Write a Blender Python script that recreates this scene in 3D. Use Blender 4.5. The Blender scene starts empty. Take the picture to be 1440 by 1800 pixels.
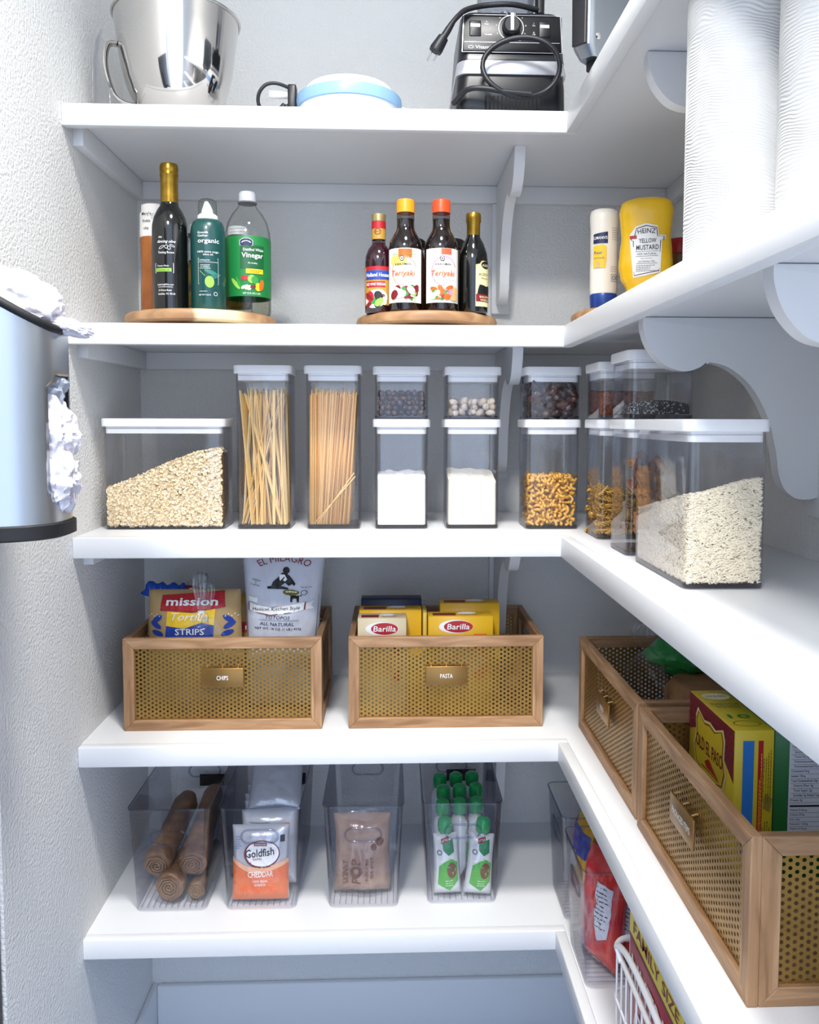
import bpy, bmesh, math, random
from mathutils import Vector, Matrix
random.seed(7)
S = bpy.context.scene
COL = S.collection
PI = math.pi
sin, cos = math.sin, math.cos

# ------------------------------------------------------------------ camera
cam_d = bpy.data.cameras.new('camera'); cam = bpy.data.objects.new('camera', cam_d); COL.objects.link(cam)
CAM = (0.5826, -1.5147, 1.5); YAW, PITCH, ROLL, FPX = 0.03737, -0.06634, 0.0025, 1450.0
_f = Vector((sin(YAW)*cos(PITCH), cos(YAW)*cos(PITCH), sin(PITCH))); _r = Vector((cos(YAW), -sin(YAW), 0)); _u = _r.cross(_f)
_r2 = cos(ROLL)*_r + sin(ROLL)*_u; _u2 = -sin(ROLL)*_r + cos(ROLL)*_u
_m = Matrix((_r2, _u2, -_f)).transposed().to_4x4(); _m.translation = Vector(CAM); cam.matrix_world = _m
cam_d.sensor_fit = 'VERTICAL'; cam_d.sensor_height = 36.0; cam_d.lens = 36.0*FPX/1800
cam_d.shift_x = -23.55/1800; cam_d.shift_y = -64.39/1800
cam_d.clip_start = 0.01
S.camera = cam

# ------------------------------------------------------------------ light and exposure
w = bpy.data.worlds.new('world'); S.world = w; w.use_nodes = True
w.node_tree.nodes['Background'].inputs[0].default_value = (0.62, 0.75, 1.0, 1)
w.node_tree.nodes['Background'].inputs[1].default_value = 1.2
def area(name, loc, target, size, power, color, spread=180):
    l = bpy.data.lights.new(name, 'AREA'); l.shape = 'DISK'; l.size = size; l.energy = power; l.color = color; l.spread = math.radians(spread)
    o = bpy.data.objects.new(name, l); COL.objects.link(o); o.location = loc
    o.rotation_euler = (Vector(target)-Vector(loc)).to_track_quat('-Z', 'Y').to_euler(); return o
area('ceiling_lamp', (0.66, -0.90, 3.0), (0.50, -0.62, 0.0), 0.30, 11.0, (1.0, 0.98, 0.95), 110)
area('ceiling_lamp_by_door', (0.25, -2.0, 3.0), (0.5, 0.0, 1.1), 0.35, 7.0, (1.0, 0.98, 0.95), 90)
S.view_settings.view_transform = 'Standard'; S.view_settings.look = 'None'
S.view_settings.exposure = 1.02; S.view_settings.gamma = 1.0; S.view_settings.use_curve_mapping = False
S.cycles.transparent_max_bounces = 32; S.cycles.adaptive_threshold = 0.02
S.cycles.max_bounces = 8; S.cycles.diffuse_bounces = 5; S.cycles.glossy_bounces = 3

# ------------------------------------------------------------------ materials
def lin(c):
    if isinstance(c, str):
        c = tuple(int(c[i:i+2], 16) for i in (0, 2, 4))
    return tuple(((v/255)/12.92 if v/255 <= .04045 else ((v/255+.055)/1.055)**2.4) for v in c) + (1,)
MATS = {}
def mat(name, col=None, rough=.5, metal=0, noise=None, bump=None, coat=0, trans=0, spec=None, sss=0, emit=None):
    """plain principled; noise=(colour2, scale, lo, hi); bump=(scale, strength[, distance])"""
    if name in MATS: return MATS[name]
    m = bpy.data.materials.new(name); m.use_nodes = True; nt = m.node_tree; b = nt.nodes['Principled BSDF']
    b.inputs['Base Color'].default_value = lin(col); b.inputs['Roughness'].default_value = rough; b.inputs['Metallic'].default_value = metal
    if coat: b.inputs['Coat Weight'].default_value = coat; b.inputs['Coat Roughness'].default_value = .08
    if trans: b.inputs['Transmission Weight'].default_value = trans
    if spec is not None: b.inputs['Specular IOR Level'].default_value = spec
    if noise or bump:
        tc = nt.nodes.new('ShaderNodeTexCoord')
    if noise:
        n = nt.nodes.new('ShaderNodeTexNoise'); n.inputs['Scale'].default_value = noise[1]; n.inputs['Detail'].default_value = 4
        nt.links.new(tc.outputs['Object'], n.inputs['Vector'])
        r = nt.nodes.new('ShaderNodeValToRGB'); r.color_ramp.elements[0].position = noise[2]; r.color_ramp.elements[1].position = noise[3]
        r.color_ramp.elements[0].color = lin(col); r.color_ramp.elements[1].color = lin(noise[0])
        nt.links.new(n.outputs['Fac'], r.inputs['Fac']); nt.links.new(r.outputs['Color'], b.inputs['Base Color'])
    if bump:
        n = nt.nodes.new('ShaderNodeTexNoise'); n.inputs['Scale'].default_value = bump[0]; n.inputs['Detail'].default_value = 2
        nt.links.new(tc.outputs['Object'], n.inputs['Vector'])
        bp = nt.nodes.new('ShaderNodeBump'); bp.inputs['Strength'].default_value = bump[1]; bp.inputs['Distance'].default_value = bump[2] if len(bump) > 2 else .002
        nt.links.new(n.outputs['Fac'], bp.inputs['Height']); nt.links.new(bp.outputs['Normal'], b.inputs['Normal'])
    MATS[name] = m; return m
def clear(name, col='fefefe', edge='cccdd8', gloss=.95, rough=.04, lo=.55, hi=1.0):
    """clear thin plastic: transparent, darker seen edge-on, with a fresnel gloss"""
    if name in MATS: return MATS[name]
    m = bpy.data.materials.new(name); m.use_nodes = True; nt = m.node_tree; nt.nodes.remove(nt.nodes['Principled BSDF'])
    out = nt.nodes['Material Output']
    lw = nt.nodes.new('ShaderNodeLayerWeight'); lw.inputs['Blend'].default_value = .5
    rp = nt.nodes.new('ShaderNodeValToRGB'); rp.color_ramp.elements[0].position = lo; rp.color_ramp.elements[1].position = hi
    rp.color_ramp.elements[0].color = lin(col); rp.color_ramp.elements[1].color = lin(edge)
    nt.links.new(lw.outputs['Facing'], rp.inputs['Fac'])
    t = nt.nodes.new('ShaderNodeBsdfTransparent'); nt.links.new(rp.outputs['Color'], t.inputs['Color'])
    g = nt.nodes.new('ShaderNodeBsdfGlossy'); g.inputs['Roughness'].default_value = rough; g.inputs['Color'].default_value = (gloss, gloss, gloss, 1)
    pw = nt.nodes.new('ShaderNodeMath'); pw.operation = 'POWER'; pw.inputs[1].default_value = 4.0; nt.links.new(lw.outputs['Facing'], pw.inputs[0])
    ad = nt.nodes.new('ShaderNodeMath'); ad.operation = 'MULTIPLY_ADD'; ad.inputs[1].default_value = .45; ad.inputs[2].default_value = .035; nt.links.new(pw.outputs[0], ad.inputs[0])
    mx = nt.nodes.new('ShaderNodeMixShader')
    nt.links.new(ad.outputs[0], mx.inputs[0]); nt.links.new(t.outputs[0], mx.inputs[1]); nt.links.new(g.outputs[0], mx.inputs[2])
    nt.links.new(mx.outputs[0], out.inputs['Surface']); MATS[name] = m; return m
def wood(name, c1, c2, axis, scale=14, stretch=14, rough=.5, c3=None):
    if name in MATS: return MATS[name]
    m = bpy.data.materials.new(name); m.use_nodes = True; nt = m.node_tree; b = nt.nodes['Principled BSDF']; b.inputs['Roughness'].default_value = rough
    tc = nt.nodes.new('ShaderNodeTexCoord'); mp = nt.nodes.new('ShaderNodeMapping')
    sc = [stretch, stretch, stretch]; sc['xyz'.index(axis)] = 1; mp.inputs['Scale'].default_value = sc
    n = nt.nodes.new('ShaderNodeTexNoise'); n.inputs['Scale'].default_value = scale; n.inputs['Detail'].default_value = 6; n.inputs['Distortion'].default_value = .6
    r = nt.nodes.new('ShaderNodeValToRGB'); r.color_ramp.elements[0].position = .32; r.color_ramp.elements[1].position = .68
    r.color_ramp.elements[0].color = lin(c1); r.color_ramp.elements[1].color = lin(c2)
    if c3:
        e = r.color_ramp.elements.new(.5); e.color = lin(c3)
    nt.links.new(tc.outputs['Object'], mp.inputs[0]); nt.links.new(mp.outputs[0], n.inputs['Vector']); nt.links.new(n.outputs['Fac'], r.inputs['Fac'])
    nt.links.new(r.outputs['Color'], b.inputs['Base Color'])
    bp = nt.nodes.new('ShaderNodeBump'); bp.inputs['Strength'].default_value = .25; bp.inputs['Distance'].default_value = .001
    nt.links.new(n.outputs['Fac'], bp.inputs['Height']); nt.links.new(bp.outputs['Normal'], b.inputs['Normal'])
    MATS[name] = m; return m

# ------------------------------------------------------------------ mesh helpers
def link(name, me, m=None, parent=None, smooth=False):
    o = bpy.data.objects.new(name, me); COL.objects.link(o)
    if m is not None and not me.materials: me.materials.append(m)
    if parent is not None: o.parent = parent
    if smooth: me.polygons.foreach_set('use_smooth', [True]*len(me.polygons))
    return o
def done(name, bm, m=None, parent=None, smooth=False):
    me = bpy.data.meshes.new(name); bmesh.ops.recalc_face_normals(bm, faces=bm.faces[:]) if len(bm.faces) < 60000 else None
    bm.to_mesh(me); bm.free(); return link(name, me, m, parent, smooth)
def pyd(name, vs, fs, m=None, parent=None, smooth=False):
    me = bpy.data.meshes.new(name); me.from_pydata(vs, [], fs); me.update(); return link(name, me, m, parent, smooth)
def autosmooth(o, ang=40):
    me = o.data; me.polygons.foreach_set('use_smooth', [True]*len(me.polygons))
    bm = bmesh.new(); bm.from_mesh(me)
    for e in bm.edges:
        e.smooth = not (len(e.link_faces) == 2 and e.calc_face_angle(0) > math.radians(ang))
    bm.to_mesh(me); bm.free(); return o
def tag(o, label=None, cat=None, group=None, kind=None):
    if label: o['label'] = label
    if cat: o['category'] = cat
    if group: o['group'] = group
    if kind: o['kind'] = kind
    return o
def thing(name, label, cat, loc=(0, 0, 0), rz=0, group=None):
    o = bpy.data.objects.new(name, None); COL.objects.link(o); o.location = loc; o.rotation_euler = (0, 0, rz)
    o.empty_display_size = .02
    return tag(o, label, cat, group)
def dup(root, loc, rz=0, label=None, group=None):
    r = root.copy(); COL.objects.link(r); r.location = loc; r.rotation_euler = (0, 0, rz)
    if label: r['label'] = label
    if group: r['group'] = group
    for ch in list(root.children):
        c = ch.copy(); COL.objects.link(c); c.parent = r
        for g in list(ch.children):
            d = g.copy(); COL.objects.link(d); d.parent = c
    return r
def bbox(bm, x0, x1, y0, y1, z0, z1, bev=0, seg=2):
    r = bmesh.ops.create_cube(bm, size=1); vs = r['verts']
    for v in vs: v.co = Vector(((x0+x1)/2+v.co.x*(x1-x0), (y0+y1)/2+v.co.y*(y1-y0), (z0+z1)/2+v.co.z*(z1-z0)))
    if bev:
        es = list({e for v in vs for e in v.link_edges})
        bmesh.ops.bevel(bm, geom=es, offset=bev, segments=seg, profile=.5, affect='EDGES')
def box(name, x0, x1, y0, y1, z0, z1, m, parent=None, bev=0, seg=2):
    bm = bmesh.new(); bbox(bm, x0, x1, y0, y1, z0, z1, bev, seg); o = done(name, bm, m, parent)
    return autosmooth(o, 50) if bev else o
def lathe(name, prof, m, parent=None, seg=40, c=(0, 0, 0), smooth=True, ang=40):
    vs, fs = [], []; n = len(prof)
    for r, z in prof:
        for k in range(seg):
            a = 2*PI*k/seg; vs.append((c[0]+r*cos(a), c[1]+r*sin(a), c[2]+z))
    for i in range(n-1):
        for k in range(seg):
            k2 = (k+1) % seg; fs.append((i*seg+k, i*seg+k2, (i+1)*seg+k2, (i+1)*seg+k))
    caps = prof[0] != prof[-1] and not name.endswith(('label', 'stripe'))
    if caps and prof[0][0] > 1e-6: fs.append(tuple(range(seg))[::-1])
    if caps and prof[-1][0] > 1e-6: fs.append(tuple((n-1)*seg+k for k in range(seg)))
    o = pyd(name, vs, fs, m, parent)
    bm = bmesh.new(); bm.from_mesh(o.data); bmesh.ops.remove_doubles(bm, verts=bm.verts[:], dist=1e-6); bmesh.ops.recalc_face_normals(bm, faces=bm.faces[:]); bm.to_mesh(o.data); bm.free()
    return autosmooth(o, ang) if smooth else o
def rrect(w, d, r, seg=4):
    pts = []
    for cx, cy, a0 in ((w/2-r, -d/2+r, -PI/2), (w/2-r, d/2-r, 0), (-w/2+r, d/2-r, PI/2), (-w/2+r, -d/2+r, PI)):
        for k in range(seg+1):
            a = a0+PI/2*k/seg; pts.append((cx+r*cos(a), cy+r*sin(a)))
    return pts
def loft(name, rings, m, parent=None, cap0=True, cap1=True, smooth=True, ang=40, closed=False):
    """rings: lists of 3-D points of equal length, joined in order"""
    n = len(rings[0]); vs = [tuple(p) for r in rings for p in r]; fs = []
    R_ = len(rings)
    for i in range(R_ if closed else R_-1):
        j = (i+1) % R_
        for k in range(n):
            k2 = (k+1) % n; fs.append((i*n+k, i*n+k2, j*n+k2, j*n+k))
    if not closed:
        if cap0: fs.append(tuple(range(n))[::-1])
        if cap1: fs.append(tuple((R_-1)*n+k for k in range(n)))
    o = pyd(name, vs, fs, m, parent)
    bm = bmesh.new(); bm.from_mesh(o.data); bmesh.ops.recalc_face_normals(bm, faces=bm.faces[:]); bm.to_mesh(o.data); bm.free()
    return autosmooth(o, ang) if smooth else o
def rprism(name, sizes, m, parent=None, seg=4, c=(0, 0), cap0=True, cap1=True, ang=40):
    """sizes: (w, d, radius, z) rings of a rounded rectangle"""
    return loft(name, [[(c[0]+x, c[1]+y, z) for x, y in rrect(w_, d_, r_, seg)] for w_, d_, r_, z in sizes], m, parent, cap0, cap1, True, ang)
def tube_bm(bm, pts, r, seg=8, closed=False):
    P = [Vector(p) for p in pts]; n = len(P); rings = []; up = Vector((0, 0, 1)); prev = None
    for i in range(n):
        t = (P[(i+1) % n]-P[i-1]) if closed else (P[min(i+1, n-1)]-P[max(i-1, 0)])
        t.normalize()
        a = (prev - t*prev.dot(t)) if prev is not None else (t.cross(up) if abs(t.z) < .95 else t.cross(Vector((1, 0, 0))))
        a.normalize(); prev = a; b = t.cross(a); rr = r[i] if isinstance(r, (list, tuple)) else r
        rings.append([bm.verts.new(P[i]+rr*(cos(2*PI*k/seg)*a+sin(2*PI*k/seg)*b)) for k in range(seg)])
    for i in range(n if closed else n-1):
        j = (i+1) % n
        for k in range(seg): bm.faces.new((rings[i][k], rings[i][(k+1) % seg], rings[j][(k+1) % seg], rings[j][k]))
    if not closed: bm.faces.new(rings[0][::-1]); bm.faces.new(rings[-1])
def tube(name, pts, r, m, parent=None, seg=8, closed=False):
    bm = bmesh.new(); tube_bm(bm, pts, r, seg, closed); o = done(name, bm, m, parent); return autosmooth(o, 60)
def prism(name, pts, axis, a, b, m, parent=None, bev=0):
    """2-D outline extruded along an axis ('x': pts are (y,z); 'y': (x,z); 'z': (x,y))"""
    f = {'x': lambda p, t: (t, p[0], p[1]), 'y': lambda p, t: (p[0], t, p[1]), 'z': lambda p, t: (p[0], p[1], t)}[axis]
    bm = bmesh.new(); A = [bm.verts.new(f(p, a)) for p in pts]; B = [bm.verts.new(f(p, b)) for p in pts]; n = len(pts)
    bm.faces.new(A); bm.faces.new(B[::-1])
    for k in range(n): bm.faces.new((A[k], B[k], B[(k+1) % n], A[(k+1) % n]))
    if bev: bmesh.ops.bevel(bm, geom=[e for e in bm.edges if len(e.link_faces) == 2 and any(len(f_.verts) > 4 or n == 4 for f_ in e.link_faces)], offset=bev, segments=2, profile=.5, affect='EDGES')
    o = done(name, bm, m, parent); return autosmooth(o, 35)
def crom(pts, n=6, closed=False):
    P = [Vector(p) for p in pts]; out = []; N = len(P)
    for i in range(N if closed else N-1):
        p0, p1, p2, p3 = (P[(i-1) % N], P[i], P[(i+1) % N], P[(i+2) % N]) if closed else (P[max(i-1, 0)], P[i], P[i+1], P[min(i+2, N-1)])
        for k in range(n):
            t = k/n; out.append(.5*((2*p1)+(-p0+p2)*t+(2*p0-5*p1+4*p2-p3)*t*t+(-p0+3*p1-3*p2+p3)*t**3))
    if not closed: out.append(P[-1])
    return out

# ------------------------------------------------------------------ print: lettering and flat marks laid on a surface
def flat(o, ux=(1, 0, 0), uy=(0, 0, 1)):
    o, ux, uy = Vector(o), Vector(ux).normalized(), Vector(uy).normalized(); n = ux.cross(uy)
    return lambda u, v, off: o+ux*u+uy*v+n*off
def cyl(R_, a0=0, c=(0, 0, 0)):
    return lambda u, v, off: Vector((c[0]+(R_+off)*sin(u/R_+a0), c[1]-(R_+off)*cos(u/R_+a0), c[2]+v))
_TC = {}
def text(parent, s, mp, u, v, h, m, w=None, bold=0, shear=0, rot=0, off=.0007, name='lettering', arc=0, spacing=1.0):
    """one line (or several) of lettering centred at (u, v): cap height h, total width w"""
    key = (s, bold, shear, spacing)
    if key not in _TC:
        cu = bpy.data.curves.new('t', 'FONT'); cu.body = s; cu.size = 1; cu.align_x = 'CENTER'; cu.align_y = 'CENTER'; cu.offset = bold
        cu.shear = shear; cu.resolution_u = 2; cu.space_character = spacing; o = bpy.data.objects.new('t', cu); me = bpy.data.meshes.new_from_object(o)
        vs = [v_.co.copy() for v_ in me.vertices]; fs = [tuple(p.vertices) for p in me.polygons]
        bpy.data.objects.remove(o); bpy.data.curves.remove(cu); bpy.data.meshes.remove(me); _TC[key] = (vs, fs)
    vs, fs = _TC[key]
    if not vs: return None
    x0, x1 = min(p.x for p in vs), max(p.x for p in vs); y0, y1 = min(p.y for p in vs), max(p.y for p in vs)
    sy = h/.72; sx = sy if w is None else w/(x1-x0); out = []
    ca, sa = cos(rot), sin(rot)
    for p in vs:
        x, y = (p.x-(x0+x1)/2)*sx, (p.y-(y0+y1)/2)*sy
        if arc: a = x/arc; x, y = (arc+y)*sin(a), (arc+y)*cos(a)-arc
        out.append(tuple(mp(u+x*ca-y*sa, v+x*sa+y*ca, off)))
    return pyd(name, out, fs, m, parent)
def mark(parent, name, pts, mp, m, off=.0004, maxlen=None):
    """a filled flat outline laid on a surface"""
    bm = bmesh.new(); f = bm.faces.new([bm.verts.new((p[0], p[1], 0)) for p in pts]); bmesh.ops.triangulate(bm, faces=[f])
    if maxlen:
        for _ in range(6):
            es = [e for e in bm.edges if e.calc_length() > maxlen]
            if not es: break
            bmesh.ops.subdivide_edges(bm, edges=es, cuts=1); bmesh.ops.triangulate(bm, faces=bm.faces[:])
    bmesh.ops.recalc_face_normals(bm, faces=bm.faces[:])
    if bm.faces and list(bm.faces)[0].normal.z < 0: bmesh.ops.reverse_faces(bm, faces=bm.faces[:])
    for v in bm.verts: v.co = mp(v.co.x, v.co.y, off)
    me = bpy.data.meshes.new(name); bm.to_mesh(me); bm.free(); return link(name, me, m, parent)
def rect(u, v, w_, h_, rot=0):
    c, s = cos(rot), sin(rot); return [(u+x*c-y*s, v+x*s+y*c) for x, y in ((-w_/2, -h_/2), (w_/2, -h_/2), (w_/2, h_/2), (-w_/2, h_/2))]
def ell(u, v, a, b, n=24, rot=0, a0=0, a1=2*PI):
    c, s = cos(rot), sin(rot); out = []
    for k in range(n if a1-a0 > 6.2 else n+1):
        t = a0+(a1-a0)*k/n; x, y = a*cos(t), b*sin(t); out.append((u+x*c-y*s, v+x*s+y*c))
    return out
def ring(parent, name, u, v, a, b, mp, m, wd, n=32, off=.0005, rot=0):
    vs, fs = [], []; O, I = ell(u, v, a, b, n, rot), ell(u, v, a-wd, b-wd, n, rot)
    for k in range(n): vs += [tuple(mp(O[k][0], O[k][1], off)), tuple(mp(I[k][0], I[k][1], off))]
    for k in range(n): j = (k+1) % n; fs.append((2*k+1, 2*k, 2*j, 2*j+1))
    return pyd(name, vs, fs, m, parent)
def outline(parent, name, pts, mp, m, wd, off=.0006):
    """a printed line along a closed outline"""
    vs, fs, n = [], [], len(pts); cx = sum(p[0] for p in pts)/n; cy = sum(p[1] for p in pts)/n
    for p in pts:
        d = math.hypot(p[0]-cx, p[1]-cy); k = (d-wd)/d
        vs += [tuple(mp(p[0], p[1], off)), tuple(mp(cx+(p[0]-cx)*k, cy+(p[1]-cy)*k, off))]
    for k in range(n): j = (k+1) % n; fs.append((2*k+1, 2*k, 2*j, 2*j+1))
    return pyd(name, vs, fs, m, parent)
def print_lines(parent, mp, u0, u1, v0, v1, n, m, h=.0006, seed=1, name='small_print', off=.0006):
    """rows of print too small to read, as short dashes"""
    rg = random.Random(seed); vs, fs = [], []
    for i in range(n):
        v = v0+(v1-v0)*(i+.5)/n; u = u0; end = u1-(u1-u0)*rg.random()*.35
        while u < end:
            l = min((.4+rg.random())*h*4, end-u); k = len(vs)
            vs += [tuple(mp(a, b, off)) for a, b in ((u, v-h/2), (u+l, v-h/2), (u+l, v+h/2), (u, v+h/2))]; fs.append((k, k+1, k+2, k+3)); u += l+h*1.1
    return pyd(name, vs, fs, m, parent)

# palette
WHT = mat('white_paint', 'dfe0e1', .42, bump=(60, .03))
WALL = mat('wall_texture_paint', 'dcdcda', .75, bump=(170, .6, .0045))
PW = mat('print_white', 'f4f4f2', .5); PK = mat('print_black', '141416', .5); PR = mat('print_red', 'b01822', .45)
PY = mat('print_yellow', 'f4c81e', .45); PB = mat('print_blue', '1d3f9e', .45); PG = mat('print_green', '2f8f3a', .45)
PO = mat('print_orange', 'e8641c', .45); PCR = mat('print_cream', 'f1e6b8', .5); PGR = mat('print_grey', '6c7078', .5)
PNV = mat('print_navy', '1a2350', .45); PDR = mat('print_dark_red', '7a1420', .5); PGD = mat('print_gold', 'b98f3c', .4); PPK = mat('print_pink', 'd98ab0', .5)
PLG = mat('print_light_green', '8fc04a', .5); PBR = mat('print_brown', '6a3d1e', .5); PTN = mat('print_tan', 'd8b27a', .5)

# ================================================================== the setting
W, D, WR, H = 0.8967, 0.43, 1.235, 0.0383          # inner corner of the L, depth, right wall, trim height
Z = (2.057, 1.674, 1.285, 0.893, 0.521)             # shelf tops
NEAR = -1.30                                        # where the right run ends
TOPZ, BACKY = 3.05, -2.15
def struct(name, *a, **k):
    o = box(name, *a, **k); o['kind'] = 'structure'; return o
struct('wall_back', -.10, WR+.10, D, D+.10, 0, TOPZ, WALL)
struct('wall_left', -.10, 0, -.30, D, 0, TOPZ, WALL)
struct('wall_right', WR, WR+.10, BACKY, D, 0, TOPZ, WALL)
struct('wall_door_side', -.10, 0, BACKY, -1.16, 0, TOPZ, WALL)
struct('wall_over_door', -.10, 0, -1.16, -.30, 2.12, TOPZ, WALL)
struct('ceiling', -.10, WR+.10, BACKY, D+.10, TOPZ, TOPZ+.08, WALL)
struct('floor', -.10, WR+.10, BACKY, D+.10, -.08, 0, mat('floor_blue_bounce', 'a9b8cf', .35, noise=('9cacc6', 6, .35, .65)))  # unseen floor; its blue is added to cool the light bounced up
BB = mat('baseboard_paint', 'e6e8ea', .45)
struct('baseboard_back', .014, WR-.014, D-.014, D, 0, .133, BB, bev=.003)
struct('baseboard_left', 0, .014, -.30, D, 0, .133, BB, bev=.003)
struct('baseboard_right', WR-.014, WR, BACKY, D, 0, .133, BB, bev=.003)
d1 = tag(bpy.data.objects.new('door_1', None), kind='structure'); COL.objects.link(d1)
DK = mat('dark_door', '16181c', .45)
box('leaf', -.045, -.004, -1.155, -.303, .01, 2.115, DK, d1, bev=.003)
for zz in (.3, 1.1): box('panel', -.004, .002, -1.03, -.43, zz-.18 if zz < .5 else .62, zz+.2 if zz < .5 else 1.95, mat('dark_door_panel', '1d2026', .4), d1, bev=.004)

# ------------------------------------------------------------------ shelves
SH = ('topmost white L-shaped shelf carrying the steel mixing bowl and the blender', 'second white L-shaped shelf from the top, carrying the bottles on turntables',
      'middle white L-shaped shelf carrying the clear dry-food containers', 'white L-shaped shelf carrying the wood-framed brass baskets', 'lowest white L-shaped shelf carrying the clear plastic bins')
for i, z in enumerate(Z):
    s = thing('pantry_shelf', SH[i], 'shelf', (0, 0, z), group='built-in pantry shelves')
    box('shelf_board', 0, WR, .019, D, -.019, 0, WHT, s)
    box('shelf_board', W+.019, WR, NEAR, .019, -.019, 0, WHT, s)
    box('front_trim', 0, W+.019, 0, .019, -H, 0, WHT, s, bev=.0016)
    box('front_trim', W, W+.019, NEAR, 0, -H, 0, WHT, s, bev=.0016)
    box('ledger', .019, WR-.019, D-.019, D, -.058, -.0195, WHT, s, bev=.001)
    box('ledger', 0, .019, .05, D, -.058, -.0195, WHT, s, bev=.001)
    box('ledger', WR-.019, WR, NEAR, D-.019, -.058, -.0195, WHT, s, bev=.001)
BPROF = [(.28, 0), (.279, -.02), (.268, -.048), (.245, -.072), (.216, -.08), (.195, -.075), (.183, -.066)]
BPROF2 = [(.183, -.066), (.150, -.074), (.115, -.102), (.088, -.148), (.076, -.190), (.071, -.216)]
BPROF3 = [(.071, -.216), (.068, -.236), (.058, -.258), (.040, -.271), (.018, -.272), (.0, -.266)]
def bprof(n0=.0):
    out = [(0, -.0387), (n0, -.0387), (n0, 0)] if n0 else [(0, 0)]; n_ = len(out)
    for seg in (BPROF, BPROF2, BPROF3):
        q = [(p.x, p.y) for p in crom([(a, b, 0) for a, b in seg], 5)]; out += q if len(out) == n_ else q[1:]
    return out
def bracket_back(z, label):
    b = thing('shelf_bracket', label, 'bracket', (.833, D, z-.0195), group='scrolled shelf brackets')
    prism('scroll', [(-.019-s, t) for s, t in bprof()], 'x', -.0105, .0105, WHT, b, bev=.002)
    box('backing_strip', -.02, .02, -.019, 0, -.290, -.040, WHT, b, bev=.001)
def bracket_right(y, z, label):
    b = thing('shelf_bracket', label, 'bracket', (WR, y, z-.0195), group='scrolled shelf brackets')
    prism('scroll', [(-s, t) for s, t in bprof(.0195)], 'y', -.0115, .0115, WHT, b, bev=.003)
    box('backing_strip', -.008, 0, -.022, .022, -.300, -.040, WHT, b, bev=.001)
bracket_back(Z[0], 'white scrolled bracket on the back wall right of the teriyaki bottles')
bracket_back(Z[1], 'white scrolled bracket on the back wall behind the stacked bean and flour containers')
bracket_back(Z[2], 'white scrolled bracket on the back wall above the pasta basket')
bracket_back(Z[3], 'white scrolled bracket on the back wall behind the bin of green-capped pouches')
bracket_right(-.28, Z[0], 'white scrolled bracket under the topmost shelf, partly behind the paper towel roll')
bracket_right(-.28, Z[1], 'large white scrolled bracket on the side wall above the rice container')
bracket_right(-.70, Z[1], 'nearest white scrolled bracket, half cut off at the picture edge below the paper towels')

# ================================================================== bag dispenser on the door
STEEL = mat('brushed_steel', 'b9bfc6', .30, 1, bump=(300, .02)); BLK = mat('black_plastic', '141519', .38); RUB = mat('black_rubber', '0e0f12', .6)
from mathutils import noise as mnoise
def crumple(name, c, dims, m, parent, seed=0, amp=.28, rotm=None, sub=4, freq=2.6):
    bm = bmesh.new(); bmesh.ops.create_icosphere(bm, subdivisions=sub, radius=1)
    o_ = Vector((seed*7.3, seed*3.1, seed*1.7))
    for v in bm.verts:
        p = v.co.copy(); n1 = mnoise.noise(p*freq*.6+o_); n2 = 1-2*abs(mnoise.noise(p*freq+o_*2)); n3 = 1-2*abs(mnoise.noise(p*freq*2.1+o_))
        q = p*(1+amp*(n1*.9+n2*.55+n3*.3)); q = Vector((q.x*dims[0], q.y*dims[1], q.z*dims[2]))
        if rotm: q = rotm @ q
        v.co = q+Vector(c)
    o = done(name, bm, m, parent); return autosmooth(o, 50)
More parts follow.
